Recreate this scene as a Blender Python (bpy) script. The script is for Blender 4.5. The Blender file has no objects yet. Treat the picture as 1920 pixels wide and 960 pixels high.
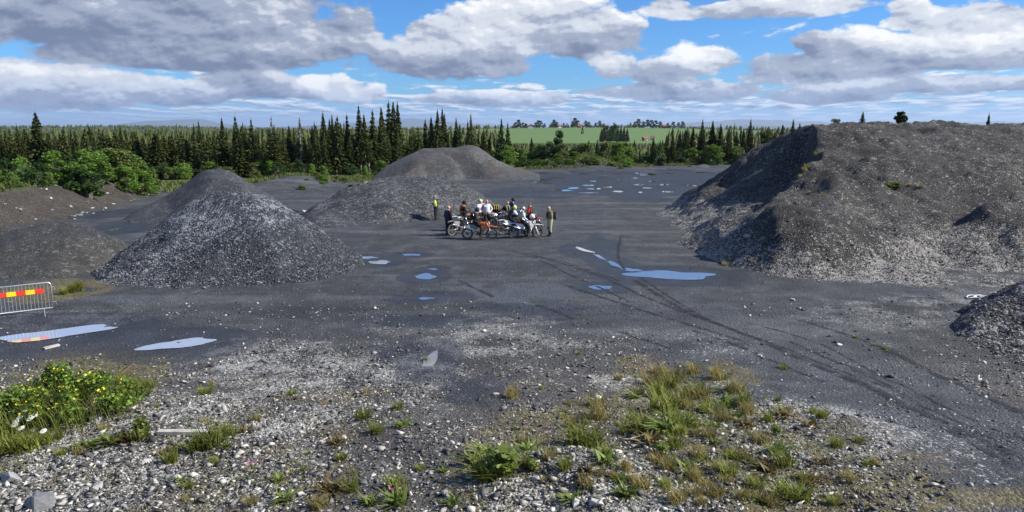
import bpy, bmesh, math, random
import numpy as np
from mathutils import Vector, Matrix
R = math.radians
random.seed(7)
rng = np.random.default_rng(11)
scene = bpy.context.scene
COL = scene.collection

# ------------------------------------------------------------------ camera
CAM_Z, PITCH, FPX = 6.4, R(9.8), 1386.0          # 1386 = focal length in pixels of the 1920 wide photograph
cd = bpy.data.cameras.new('camera'); cam = bpy.data.objects.new('camera', cd); COL.objects.link(cam)
cam.location = (0, 0, CAM_Z); cam.rotation_euler = (math.pi / 2 - PITCH, 0, 0)
cd.sensor_width = 36.0; cd.lens = 36.0 * FPX / 1920.0; cd.clip_start = 0.1; cd.clip_end = 90000
scene.camera = cam

# ------------------------------------------------------------------ light
SUN_ELEV, SUN_AZ = R(36), R(94)                   # azimuth clockwise from +Y (the view direction)
sd = bpy.data.lights.new('sun', 'SUN'); sd.energy = 5.0; sd.angle = R(0.53); sd.color = (1.0, 0.94, 0.84)
sun = bpy.data.objects.new('sun', sd); COL.objects.link(sun)
to_sun = Vector((math.sin(SUN_AZ) * math.cos(SUN_ELEV), math.cos(SUN_AZ) * math.cos(SUN_ELEV), math.sin(SUN_ELEV)))
sun.rotation_euler = to_sun.to_track_quat('Z', 'Y').to_euler(); sun.location = (60, -20, 60)
cy = scene.cycles; cy.max_bounces = 4; cy.diffuse_bounces = 2; cy.glossy_bounces = 2; cy.transmission_bounces = 3; cy.transparent_max_bounces = 6
vs = scene.view_settings
vs.view_transform = 'Standard'; vs.look = 'None'; vs.gamma = 1.0; vs.exposure = 0.6; vs.use_curve_mapping = False

# ------------------------------------------------------------------ node helpers
class NT:
    def __init__(s, tree): s.t = tree; s.n = tree.nodes; s.l = tree.links
    def node(s, typ, **kw):
        n = s.n.new(typ)
        for k, v in kw.items(): setattr(n, k, v)
        return n
    def put(s, sock, v):
        if v is None: return
        if isinstance(v, bpy.types.NodeSocket): s.l.new(v, sock)
        else: sock.default_value = v
    def m(s, op, a, b=None, c=None, clamp=False):
        n = s.node('ShaderNodeMath', operation=op); n.use_clamp = clamp
        s.put(n.inputs[0], a); s.put(n.inputs[1], b); s.put(n.inputs[2], c)
        return n.outputs[0]
    def vm(s, op, a, b=None, scale=None):
        n = s.node('ShaderNodeVectorMath', operation=op)
        s.put(n.inputs[0], a); s.put(n.inputs[1], b)
        if scale is not None: s.put(n.inputs['Scale'], scale)
        return n.outputs['Value'] if op in ('LENGTH', 'DOT_PRODUCT', 'DISTANCE') else n.outputs[0]
    def ss(s, x, lo, hi, a=0.0, b=1.0):
        n = s.node('ShaderNodeMapRange', interpolation_type='SMOOTHSTEP')
        s.put(n.inputs[0], x); s.put(n.inputs[1], lo); s.put(n.inputs[2], hi); s.put(n.inputs[3], a); s.put(n.inputs[4], b)
        return n.outputs[0]
    def lin(s, x, lo, hi, a=0.0, b=1.0):
        n = s.node('ShaderNodeMapRange'); n.clamp = True
        s.put(n.inputs[0], x); s.put(n.inputs[1], lo); s.put(n.inputs[2], hi); s.put(n.inputs[3], a); s.put(n.inputs[4], b)
        return n.outputs[0]
    def mix(s, f, a, b, blend='MIX'):
        n = s.node('ShaderNodeMix', data_type='RGBA', blend_type=blend); n.clamp_factor = True
        s.put(n.inputs[0], f)
        for sock, v in ((n.inputs[6], a), (n.inputs[7], b)):
            if isinstance(v, tuple) and len(v) == 3: v = (*v, 1)
            s.put(sock, v)
        return n.outputs[2]
    def noise(s, vec, scale, detail=4, rough=0.5, dist=0.0, out=0):
        n = s.node('ShaderNodeTexNoise'); n.noise_dimensions = '3D'
        s.put(n.inputs['Vector'], vec); s.put(n.inputs['Scale'], scale); n.inputs['Detail'].default_value = detail
        n.inputs['Roughness'].default_value = rough; n.inputs['Distortion'].default_value = dist
        return n.outputs[out]
    def vor(s, vec, scale, feature='F1', rand=1.0):
        n = s.node('ShaderNodeTexVoronoi', feature=feature); s.put(n.inputs['Vector'], vec); n.inputs['Scale'].default_value = scale
        n.inputs['Randomness'].default_value = rand
        return n
    def xyz(s, v):
        n = s.node('ShaderNodeSeparateXYZ'); s.put(n.inputs[0], v); return n.outputs
    def comb(s, x, y, z):
        n = s.node('ShaderNodeCombineXYZ'); s.put(n.inputs[0], x); s.put(n.inputs[1], y); s.put(n.inputs[2], z); return n.outputs[0]
    def bump(s, h, strength, dist, normal=None):
        n = s.node('ShaderNodeBump'); s.put(n.inputs['Height'], h); n.inputs['Strength'].default_value = strength; n.inputs['Distance'].default_value = dist
        s.put(n.inputs['Normal'], normal)
        return n.outputs[0]

def new_mat(name):
    m = bpy.data.materials.new(name); m.use_nodes = True
    t = NT(m.node_tree); b = m.node_tree.nodes['Principled BSDF']
    return m, t, b

def pix_dir(u, v):
    """azimuth and elevation (radians) of a direction given as photograph pixel"""
    x, y = (u - 960) / FPX, (480 - v) / FPX
    d = Vector((x, math.cos(PITCH) + y * math.sin(PITCH), -math.sin(PITCH) + y * math.cos(PITCH))).normalized()
    return math.atan2(d.x, d.y), math.asin(d.z)

# ------------------------------------------------------------------ sky: Nishita blue with broken cumulus
w = bpy.data.worlds.new('World'); scene.world = w; w.use_nodes = True; w.cycles.sampling_method = 'NONE'
w.node_tree.nodes.clear(); t = NT(w.node_tree)
bg = t.node('ShaderNodeBackground'); out = t.node('ShaderNodeOutputWorld'); t.l.new(bg.outputs[0], out.inputs[0])
SKY_S = 0.07
bg.inputs['Strength'].default_value = SKY_S
sky = t.node('ShaderNodeTexSky', sky_type='NISHITA'); sky.sun_disc = False
sky.sun_elevation = SUN_ELEV; sky.sun_rotation = SUN_AZ; sky.altitude = 300; sky.air_density = 1.0; sky.dust_density = 0.25; sky.ozone_density = 3.0
co = t.node('ShaderNodeTexCoord').outputs['Generated']
dx, dy, dz = t.xyz(co)
az = t.m('ARCTAN2', dx, dy); el = t.m('ARCSINE', dz)
# wrap-free detail coordinate: direction, flattened so clouds are wider than tall
q = t.comb(dx, dy, t.m('MULTIPLY', dz, 2.0))
n1 = t.noise(q, 6.0, 6, 0.52)
n2 = t.noise(t.vm('ADD', q, (0.012, 0.0, 0.030)), 6.0, 6, 0.52)          # the same noise a little toward the sun: relief
nf = t.noise(q, 20.0, 6, 0.6)
nf2 = t.noise(t.vm('ADD', q, (0.004, 0.0, 0.009)), 20.0, 6, 0.6)
relief = t.m('ADD', t.m('MULTIPLY', t.m('SUBTRACT', n1, n2), 1.7), t.m('MULTIPLY', t.m('SUBTRACT', nf, nf2), 0.9))
warp = t.m('ADD', t.m('MULTIPLY', t.m('SUBTRACT', n1, 0.5), 1.5), t.m('MULTIPLY', t.m('SUBTRACT', nf, 0.5), 1.05))
wx = t.m('MULTIPLY', t.m('SUBTRACT', t.noise(t.vm('ADD', q, (3.1, 0, 0)), 9.0, 5, 0.55), 0.5), 0.10)
azw = t.m('ADD', az, wx)
# blobs: centre u, v, half width, half height (photograph pixels), brightness of the base, brightness rise to the top
BLOBS = [
 (240, 30, 430, 105, 0.36, 0.30), (520, 70, 190, 62, 0.40, 0.32), (60, 10, 330, 95, 0.40, 0.30), (300, 108, 260, 34, 0.30, 0.25),
 (90, 165, 200, 55, 0.62, 0.55), (330, 178, 120, 28, 0.55, 0.5), (460, 160, 110, 30, 0.50, 0.45), (640, 172, 80, 30, 0.68, 0.4),
 (850, 112, 180, 58, 0.46, 0.40), (960, 62, 160, 78, 0.66, 0.55), (1030, 30, 110, 60, 0.80, 0.5), (820, 60, 60, 24, 0.5, 0.3), (1090, 70, 110, 60, 0.46, 0.35),
 (1420, 20, 210, 22, 0.62, 0.2), (1235, 15, 70, 26, 0.5, 0.2),
 (1150, 130, 50, 30, 0.72, 0.5), (1330, 118, 75, 40, 0.66, 0.6), (1230, 140, 70, 30, 0.52, 0.4), (1470, 135, 110, 42, 0.48, 0.35),
 (1640, 110, 190, 52, 0.46, 0.38), (1710, 35, 55, 38, 0.74, 0.5), (1820, 105, 190, 46, 0.62, 0.55), (1800, 40, 110, 40, 0.6, 0.35), (1510, 80, 30, 22, 0.45, 0.2),
 (1290, 172, 200, 30, 0.46, 0.42), (1560, 178, 130, 22, 0.46, 0.4), (1790, 160, 210, 24, 0.50, 0.45), (940, 186, 170, 18, 0.5, 0.35),
]
field = None; wsum = None; ssum = None
for (bu, bv, bw, bh, base, rise) in BLOBS:
    a0, e0 = pix_dir(bu, bv); ra, re = bw / FPX, bh / FPX
    X = t.m('MULTIPLY', t.m('SUBTRACT', azw, a0), 1 / ra)
    Y = t.m('MULTIPLY', t.m('SUBTRACT', el, e0), 1 / re)
    Yd = t.m('MULTIPLY', t.m('MINIMUM', Y, 0.0), 0.45)                      # flatter undersides
    Y2 = t.m('ADD', Y, Yd)
    f = t.m('SUBTRACT', 1.0, t.m('SQRT', t.m('ADD', t.m('MULTIPLY', X, X), t.m('MULTIPLY', Y2, Y2))))
    wgt = t.m('POWER', t.m('MAXIMUM', t.m('ADD', f, 0.5), 0.001), 3.0)
    sh = t.m('MULTIPLY_ADD', t.m('MAXIMUM', Y, -1.0), rise * 0.95, base)
    field = f if field is None else t.m('MAXIMUM', field, f)
    wsum = wgt if wsum is None else t.m('ADD', wsum, wgt)
    sw = t.m('MULTIPLY', wgt, sh); ssum = sw if ssum is None else t.m('ADD', ssum, sw)
blob_shade = t.m('DIVIDE', ssum, t.m('ADD', wsum, 0.0001))
dens1 = t.ss(t.m('ADD', t.m('MAXIMUM', field, -0.9), warp), 0.00, 0.20)
# far layer of small cumulus that shrinks and flattens toward the horizon, all round the sky
zz = t.m('ADD', t.m('MAXIMUM', dz, 0.0), 0.055)
pl = t.comb(t.m('MULTIPLY', t.m('DIVIDE', dx, zz), 2.0), t.m('DIVIDE', dy, zz), 0.0)
c1 = t.noise(pl, 0.85, 6, 0.6); c2 = t.noise(t.vm('ADD', pl, (0.20, -0.30, 0)), 0.85, 6, 0.6)
cover = t.ss(dz, 0.03, 0.085, 0.08, -0.10)
dens2 = t.ss(t.m('ADD', c1, cover), 0.50, 0.62)
shade2 = t.m('ADD', 0.66, t.m('MULTIPLY', t.m('SUBTRACT', c1, c2), 3.6))
# high field of general cumulus where no named cloud stands (behind and beside the view as well)
a_in = t.ss(t.m('ABSOLUTE', az), 0.62, 0.80)
up = t.ss(el, 0.17, 0.24)
gen = t.m('MAXIMUM', a_in, up)
g1 = t.noise(q, 2.6, 5, 0.55)
dens3 = t.m('MULTIPLY', t.ss(g1, 0.52, 0.64), gen)
shade3 = t.m('MULTIPLY_ADD', relief, 0.6, 0.62)
low = t.ss(el, 0.0, 0.05, 0.55, 0.0)
dens2 = t.m('MULTIPLY', dens2, 0.92)
shade1 = t.m('ADD', t.m('SUBTRACT', blob_shade, 0.03), t.m('MULTIPLY', relief, 1.15))
# clouds seen against the low horizon are bluer and flatter
def ccol(s):
    r = t.node('ShaderNodeValToRGB'); cr = r.color_ramp; cr.interpolation = 'EASE'
    cr.elements[0].position = 0.12; cr.elements[0].color = (0.17, 0.21, 0.33, 1)
    cr.elements[1].position = 1.02; cr.elements[1].color = (1.0, 1.0, 1.0, 1)
    e = cr.elements.new(0.45); e.color = (0.36, 0.41, 0.53, 1)
    e = cr.elements.new(0.70); e.color = (0.68, 0.72, 0.80, 1)
    t.put(r.inputs[0], s)
    tinted = t.mix(t.ss(el, 0.0, 0.08, 0.55, 0.0), r.outputs[0], (0.60, 0.78, 1.12, 1), 'MULTIPLY')
    return t.vm('SCALE', tinted, scale=0.70 / SKY_S)
skyc = t.mix(1.0, sky.outputs[0], (0.40, 0.86, 1.42, 1), 'MULTIPLY')
horiz = t.vm('SCALE', t.comb(0.26, 0.52, 1.08), scale=0.60 / SKY_S)
c = t.mix(t.ss(el, -0.01, 0.06, 0.85, 0.0), skyc, horiz)
c = t.mix(dens3, c, ccol(shade3))
c = t.mix(t.m('MULTIPLY', dens2, t.ss(el, 0.004, 0.03, 0.35, 1.0)), c, ccol(shade2))
c = t.mix(dens1, c, ccol(shade1))
t.l.new(c, bg.inputs['Color'])
# ------------------------------------------------------------------ geometry helpers
def P(u, v, y):
    """world point at depth y that the photograph shows at pixel (u, v)"""
    dxx, dyy = (u - 960) / FPX, (480 - v) / FPX
    fy = math.cos(PITCH) + dyy * math.sin(PITCH); fz = -math.sin(PITCH) + dyy * math.cos(PITCH)
    k = y / fy
    return Vector((dxx * k, y, CAM_Z + fz * k))
def G(u, v, z=0.0):
    """point of the level z under pixel (u, v)"""
    dyy = (480 - v) / FPX
    fy = math.cos(PITCH) + dyy * math.sin(PITCH); fz = -math.sin(PITCH) + dyy * math.cos(PITCH)
    k = (z - CAM_Z) / fz
    return Vector(((u - 960) / FPX * k, fy * k, z))
def GH(u, v):
    p = G(u, v)
    for _ in range(5): p = G(u, v, float(H(p.x, p.y)))
    return p

def _hash(i, j, s):
    h = (i.astype(np.int64) * 374761393 + j.astype(np.int64) * 668265263 + s * 974711) & 0x7fffffff
    h = ((h ^ (h >> 13)) * 1274126177) & 0x7fffffff
    return ((h ^ (h >> 16)) & 0xffff) / 65535.0
def vnoise(x, y, s=0):
    x = np.asarray(x, float); y = np.asarray(y, float)
    i = np.floor(x); j = np.floor(y); fx = x - i; fy = y - j
    fx = fx * fx * (3 - 2 * fx); fy = fy * fy * (3 - 2 * fy)
    a = _hash(i, j, s); b = _hash(i + 1, j, s); c_ = _hash(i, j + 1, s); d = _hash(i + 1, j + 1, s)
    return (a + (b - a) * fx) * (1 - fy) + (c_ + (d - c_) * fx) * fy - 0.5
def fbm(x, y, s=0, o=4):
    r = 0; a = 1.0
    for k in range(o):
        r = r + a * vnoise(np.asarray(x) * 2 ** k + 17.3 * k, np.asarray(y) * 2 ** k - 9.1 * k, s + k); a *= 0.5
    return r
def sst(x, a, b):
    tt = np.clip((np.asarray(x, float) - a) / (b - a), 0, 1); return tt * tt * (3 - 2 * tt)

def mesh_np(name, V, F):
    V = np.asarray(V, np.float32); F = np.asarray(F, np.int32)
    me = bpy.data.meshes.new(name); n, k = F.shape
    me.vertices.add(len(V)); me.vertices.foreach_set('co', V.ravel())
    me.loops.add(n * k); me.loops.foreach_set('vertex_index', F.ravel())
    me.polygons.add(n); me.polygons.foreach_set('loop_start', np.arange(0, n * k, k, dtype=np.int32))
    me.update(calc_edges=True)
    return me
def link(name, me, mat=None, parent=None, smooth=False):
    o = bpy.data.objects.new(name, me); COL.objects.link(o)
    if mat is not None and not me.materials: me.materials.append(mat)
    if smooth: me.polygons.foreach_set('use_smooth', [True] * len(me.polygons))
    if parent is not None: o.parent = parent
    return o
def tag(o, label, cat, group=None):
    o['label'] = label; o['category'] = cat
    if group: o['group'] = group
    return o
def empty(name, loc=(0, 0, 0), rz=0.0, label=None, cat=None, group=None):
    o = bpy.data.objects.new(name, None); COL.objects.link(o); o.empty_display_size = 0.3
    o.location = loc; o.rotation_euler = (0, 0, rz)
    if label: tag(o, label, cat, group)
    return o
def dup(o, parent=None):
    c_ = o.copy(); COL.objects.link(c_); c_.parent = parent
    for ch in o.children: dup(ch, c_)
    return c_
def bm_mesh(bm, name):
    me = bpy.data.meshes.new(name); bm.to_mesh(me); bm.free(); return me
def tube(bm, pts, rad, n=8, caps=True):
    """tube along pts; rad a number or one per point"""
    pts = [Vector(p) for p in pts]
    if not isinstance(rad, (list, tuple)): rad = [rad] * len(pts)
    rings = []; up = Vector((0, 0, 1)); prev = None
    for i, p in enumerate(pts):
        d = (pts[min(i + 1, len(pts) - 1)] - pts[max(i - 1, 0)]).normalized()
        if prev is None:
            a = d.cross(up)
            if a.length < 0.2: a = d.cross(Vector((1, 0, 0)))
            a.normalize()
        else:
            a = (prev - d * prev.dot(d)).normalized()
        prev = a; b = d.cross(a)
        rings.append([bm.verts.new(p + (a * math.cos(2 * math.pi * k / n) + b * math.sin(2 * math.pi * k / n)) * rad[i]) for k in range(n)])
    for r0, r1 in zip(rings, rings[1:]):
        for k in range(n): bm.faces.new((r0[k], r0[(k + 1) % n], r1[(k + 1) % n], r1[k]))
    if caps:
        bm.faces.new(rings[0][::-1]); bm.faces.new(rings[-1])
    return rings
def box(bm, c_, s, rot=None, bevel=0.0):
    r = bmesh.ops.create_cube(bm, size=1.0); vs_ = r['verts']
    M = Matrix.Translation(Vector(c_)) @ (rot.to_4x4() if rot else Matrix()) @ Matrix.Diagonal((*s, 1))
    bmesh.ops.transform(bm, matrix=M, verts=vs_)
    if bevel:
        es = list({e for v in vs_ for e in v.link_edges})
        bmesh.ops.bevel(bm, geom=es, offset=bevel, segments=2, affect='EDGES', profile=0.6)
def lathe(bm, prof, n=16, axis='Z', c_=(0, 0, 0)):
    """prof: (r, h) pairs turned round an axis"""
    rings = []
    for r, h in prof:
        ring = []
        for k in range(n):
            a = 2 * math.pi * k / n; x, y = r * math.cos(a), r * math.sin(a)
            p = {'Z': (x, y, h), 'Y': (x, h, y), 'X': (h, x, y)}[axis]
            ring.append(bm.verts.new(Vector(p) + Vector(c_)))
        rings.append(ring)
    for r0, r1 in zip(rings, rings[1:]):
        for k in range(n): bm.faces.new((r0[k], r0[(k + 1) % n], r1[(k + 1) % n], r1[k]))
    return rings
def plate(bm, pts, th, axis=1):
    """flat outline pts (x, z) extruded to both sides of y = 0 (axis 1)"""
    a = [bm.verts.new((p[0], -th / 2, p[1])) for p in pts]; b = [bm.verts.new((p[0], th / 2, p[1])) for p in pts]
    bm.faces.new(a[::-1]); bm.faces.new(b)
    for k in range(len(pts)):
        bm.faces.new((a[k], a[(k + 1) % len(pts)], b[(k + 1) % len(pts)], b[k]))
    return a + b

# ------------------------------------------------------------------ plain materials
def paint(name, col, rough=0.5, metal=0.0, var=0.15, coat=0.0):
    m, t, b = new_mat(name)
    pos = t.node('ShaderNodeTexCoord').outputs['Object']
    n = t.noise(pos, 9.0, 5, 0.6)
    f = t.lin(n, 0.3, 0.7, 1 - var, 1 + var)
    cc = t.vm('SCALE', t.comb(*col), scale=f); t.l.new(cc, b.inputs['Base Color'])
    b.inputs['Roughness'].default_value = rough; b.inputs['Metallic'].default_value = metal
    b.inputs['Coat Weight'].default_value = coat
    return m
def leafy(name, col, col2, trans=0.35, rough=0.6, var_obj=0.25):
    m, t, b = new_mat(name)
    g = t.node('ShaderNodeNewGeometry'); oi = t.node('ShaderNodeObjectInfo')
    r = g.outputs['Random Per Island']
    cc = t.mix(r, col, col2)
    pos = t.node('ShaderNodeTexCoord').outputs['Object']
    f = t.m('MULTIPLY', t.lin(t.noise(pos, 1.3, 3), 0.3, 0.7, 0.72, 1.25), t.lin(oi.outputs['Random'], 0, 1, 1 - var_obj, 1 + var_obj))
    cc = t.vm('SCALE', cc, scale=f)
    t.l.new(cc, b.inputs['Base Color']); b.inputs['Roughness'].default_value = rough
    b.inputs['Specular IOR Level'].default_value = 0.25
    tr = t.node('ShaderNodeBsdfTranslucent'); t.l.new(cc, tr.inputs[0])
    mx = t.node('ShaderNodeMixShader'); mx.inputs[0].default_value = trans
    o = [n for n in m.node_tree.nodes if n.type == 'OUTPUT_MATERIAL'][0]
    t.l.new(b.outputs[0], mx.inputs[1]); t.l.new(tr.outputs[0], mx.inputs[2]); t.l.new(mx.outputs[0], o.inputs[0])
    return m

def gravel(name, dark, mid, pale, frac=0.2, s1=9.0, s2=26.0, tint=None, tint_scale=0.25, tint_amt=0.6, rough=0.85, bump=0.9, gradient=None):
    """crushed rock: two sizes of angular cells, each stone its own tone; frac = share of pale stones"""
    m, t, b = new_mat(name)
    pos = t.node('ShaderNodeTexCoord').outputs['Object']
    wp = t.vm('ADD', pos, t.vm('SCALE', t.noise(pos, 14.0, 3, out=1), scale=0.05))
    v1 = t.vor(wp, s1); v2 = t.vor(wp, s2); v3 = t.vor(wp, s1 * 0.42)
    r1 = t.xyz(v1.outputs['Color'])[0]; r2 = t.xyz(v2.outputs['Color'])[1]; r3 = t.xyz(v3.outputs['Color'])[2]
    big = t.noise(pos, 0.35, 5, 0.6); med = t.noise(pos, 2.0, 5, 0.62)
    fr = t.m('MULTIPLY', frac, t.lin(t.m('ADD', t.m('MULTIPLY', big, 0.6), t.m('MULTIPLY', med, 0.4)), 0.36, 0.64, 0.25, 1.9))
    if gradient is not None: fr = t.m('MULTIPLY', fr, gradient(t, pos))
    p1 = t.ss(r1, t.m('SUBTRACT', 1.0, fr), t.m('SUBTRACT', 1.06, fr))
    p2 = t.ss(r2, t.m('SUBTRACT', 1.0, fr), t.m('SUBTRACT', 1.06, fr))
    p3 = t.ss(r3, t.m('SUBTRACT', 1.0, t.m('MULTIPLY', fr, 0.5)), t.m('SUBTRACT', 1.05, t.m('MULTIPLY', fr, 0.5)))
    body = t.mix(t.m('MULTIPLY_ADD', r1, 0.55, t.m('MULTIPLY', r2, 0.45)), dark, mid)
    if tint is not None:
        body = t.mix(t.m('MULTIPLY', t.ss(t.noise(pos, tint_scale, 5, 0.6), 0.42, 0.62), tint_amt), body, tint)
    cc = t.mix(t.m('MULTIPLY', t.m('MAXIMUM', t.m('MAXIMUM', p1, p2), p3), 0.9), body, pale)
    cc = t.vm('SCALE', cc, scale=t.lin(med, 0.3, 0.7, 0.78, 1.22))
    t.l.new(cc, b.inputs['Base Color']); b.inputs['Roughness'].default_value = rough
    b.inputs['Specular IOR Level'].default_value = 0.3
    hgt = t.m('ADD', t.m('MULTIPLY', v1.outputs['Distance'], -0.5 / s1 * 3), t.m('ADD', t.m('MULTIPLY', v2.outputs['Distance'], -0.5 / s2 * 3), t.m('MULTIPLY', t.m('ADD', r1, r3), 0.04)))
    t.l.new(t.bump(hgt, bump, 1.0), b.inputs['Normal'])
    return m
from mathutils.geometry import delaunay_2d_cdt
# ------------------------------------------------------------------ terrain height
BANK = np.array([(-37, -40), (-36, 30), (-32.5, 46), (-31.5, 52), (-33.5, 62), (-34.5, 72), (-38, 82), (-44, 95), (-60, 130)], float)
# puddles: centre u, v, half width, half height in the photograph, slant (rise of v per u)
PUD = [(1258, 516, 94, 9, .02), (1095, 469, 22, 2.5, .3), (1126, 483, 14, 3, .5), (1152, 496, 18, 4, .4), (1182, 506, 24, 3, .1), (1126, 539, 26, 4.5, 0), (796, 519, 23, 6, 0), (812, 505, 10, 1.6, 0),
       (690, 483.5, 18, 3, 0), (713, 492, 23, 4, 0), (772, 478, 20, 2, 0), (95, 627, 140, 9, -.12), (338, 645, 78, 9, -.12), (806, 678, 20, 12, -.6), (797, 560, 18, 2.4, 0),
       (1057, 357, 20, 1.6, 0), (1076, 353, 13, 1.6, 0), (1102, 347.6, 13, 1.8, 0), (1108, 340, 12, 1.2, 0), (1128, 331.5, 6, 1.0, 0), (1140, 351, 11, 1.5, 0), (1123, 354, 5, 1.2, 0), (1159, 359, 11, 1.6, 0), (1201, 360.7, 5, 1.2, 0),
       (1197, 346.6, 9, 1.4, 0), (1189, 334, 8, 1.2, 0), (1194, 325, 11, 1.0, 0), (1222, 327.6, 10, 1.0, 0), (1251, 325, 12, .9, 0), (1244, 346.4, 11, 1.5, 0), (1223, 340.6, 8, 1.2, 0), (1301, 348.4, 32, 0.9, .06), (1246, 359.4, 5, 1.1, 0), (205, 432, 40, 1.6, -.15), (250, 418, 22, 1.2, 0)]
_r = random.Random(9)
for _k in range(20): PUD.append((_r.uniform(1010, 1355), _r.uniform(321, 362), _r.uniform(5, 20), _r.uniform(0.5, 1.1), 0))
PUDW = []
for (u, v, ru, rv, sl) in PUD:
    c_ = G(u, v); PUDW.append((c_.x, c_.y, abs(G(u + ru, v).x - c_.x) + 0.4, abs(G(u, v - rv - abs(sl) * ru).y - c_.y) + 0.5))
def flat_mask(x, y):
    m = np.zeros(np.shape(x))
    if np.ndim(x) == 0:
        for cx, cy, ex, ey in PUDW:
            d = math.hypot((x - cx) / ex, (y - cy) / ey)
            if d < 1.7: m = np.maximum(m, 1 - sst(d, 1.0, 1.7))
        return m
    for cx, cy, ex, ey in PUDW:
        b_ = (np.abs(x - cx) < 1.7 * ex) & (np.abs(y - cy) < 1.7 * ey)
        if b_.any(): m[b_] = np.maximum(m[b_], 1 - sst(np.hypot((x[b_] - cx) / ex, (y[b_] - cy) / ey), 1.0, 1.7))
    return m
def H(x, y):
    x = np.asarray(x, float); y = np.asarray(y, float)
    rgh = 1 - flat_mask(x, y)
    near = 1 - sst(y, 9, 24)
    z = 0.85 * (1 - sst(y, 9.5, 21)) * (1 - 0.35 * sst(x, 3, 14))
    z = z + 3.75 * (1 - sst(y, 0, 8.5))
    z = z + rgh * fbm(x * 0.10, y * 0.10, 3, 3) * 0.10 * (1 - sst(y, 60, 130)) + rgh * fbm(x * 0.7, y * 0.7, 9, 4) * (0.035 + 0.11 * near)
    z = z + rgh * fbm(x * 3.1, y * 3.1, 21, 3) * (0.010 + 0.035 * near)
    # rubble mound in front, low rocky rise by the flowers
    z = z + 0.34 * np.exp(-((x - 1.0) / 1.3) ** 2 - ((y - 11.3) / 0.8) ** 2) + 0.30 * np.exp(-((x + 8.0) / 3.0) ** 2 - ((y - 14.2) / 1.3) ** 2)
    # cut bank on the left with the wooded shelf above it
    xl = np.interp(y, BANK[:, 1], BANK[:, 0]) + fbm(y * 0.25, y * 0.05, 31, 3) * 1.2
    hb = 2.1 * (1 - sst(y, 66, 92)) * sst(y, -10, 20)
    z = z + hb * sst(xl - x, 0.0, 4.2) * (1 + 0.25 * fbm(x * 0.3, y * 0.3, 41, 3))
    # grassy mound and back edge of the yard
    z = z + 1.9 * np.exp(-((x - 11.5) / 7.0) ** 2 - ((y - 126) / 5.5) ** 2)
    z = z + 1.2 * np.exp(-((x + 24.5) / 4.5) ** 2 - ((y - 84) / 7.0) ** 2)
    # land beyond: sinks into the valley, rises to the farm ridge
    far = -9.0 * sst(y, 150, 620)
    lft = -3.0 * sst(-x, 30, 60) * sst(y, 88, 125) * (1 - sst(y, 200, 500))
    z = z + far + lft
    z = z + 16.6 * np.exp(-((x - 170) / 520.0) ** 2) * sst(y, 820, 1520) * (1 - sst(y, 1650, 3200))
    z = z + 20.0 * np.exp(-((x + 1480) / 620.0) ** 2 - ((y - 2700) / 500.0) ** 2)
    z = z + 4.0 * fbm(x * 0.003, y * 0.003, 51, 3) * sst(y, 260, 800) * (1 - 0.8 * np.exp(-((x - 170) / 520.0) ** 2))
    return z

def axis(lo, hi, core0, core1, step, grow):
    c_ = list(np.arange(core0, core1 + 1e-6, step)); s = step; v = core1
    while v < hi: s *= grow; v += s; c_.append(v)
    s = step; v = core0; pre = []
    while v > lo: s *= grow; v -= s; pre.append(v)
    return np.array(pre[::-1] + c_)
gx = axis(-30000, 30000, -17, 17, 0.16, 1.055)
gy = axis(-400, 45000, 9, 26, 0.16, 1.028)
X, Y = np.meshgrid(gx, gy); Z = H(X, Y)

def seg_d(x, y, pts):
    d = np.full(np.shape(x), 1e9)
    for (x0, y0), (x1, y1) in zip(pts, pts[1:]):
        ex, ey = x1 - x0, y1 - y0; L = ex * ex + ey * ey + 1e-9
        tt = np.clip(((x - x0) * ex + (y - y0) * ey) / L, 0, 1)
        d = np.minimum(d, np.hypot(x - x0 - tt * ex, y - y0 - tt * ey))
    return d
def gp(*uv): return [tuple(G(u, v)[:2]) for u, v in uv]
def blob(x, y, u, v, ru, rv, s=0.35, k=0):
    """soft patch on the level ground, centre and radii as seen in the photograph"""
    g_ = GH if v > 600 else G
    c_ = g_(u, v); ex = abs(g_(u + ru, v).x - c_.x); ey = abs(g_(u, v - rv).y - c_.y)
    d = np.hypot((x - c_.x) / ex, (y - c_.y) / ey) + fbm(x / ex * 1.9, y / ey * 1.9, 60 + k, 4) * 1.1 + fbm(x * 0.9, y * 0.9, 61, 3) * 0.35
    return 1 - sst(d, 1 - s, 1 + s)
rough_n = fbm(X * 0.22, Y * 0.22, 70, 4)
# masks: wet / soil / pale rubble ; forest floor / meadow / fine dark grit
wet = np.zeros_like(X)
for k, b_ in enumerate([(1180, 340, 190, 16), (1290, 330, 110, 12), (1080, 352, 120, 10), (1000, 362, 110, 7), (215, 425, 80, 22), (230, 400, 70, 10), (1250, 520, 150, 14),
                        (810, 555, 90, 10), (880, 730, 80, 30), (760, 660, 70, 20), (820, 600, 120, 14), (1000, 580, 90, 14), (330, 645, 120, 16), (120, 625, 170, 18), (1120, 455, 30, 16)]):
    wet = np.maximum(wet, blob(X, Y, *b_, k=k))
wet = np.maximum(wet, 0.95 * flat_mask(X, Y))
soil = np.maximum.reduce([blob(X, Y, *b_, k=20 + k) for k, b_ in enumerate([(1330, 790, 210, 110), (1450, 900, 300, 70), (1080, 800, 150, 50), (200, 900, 230, 30), (480, 880, 150, 40), (90, 760, 140, 70), (940, 870, 100, 40), (180, 680, 110, 22), (620, 740, 90, 20), (90, 545, 90, 20)])])
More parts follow.
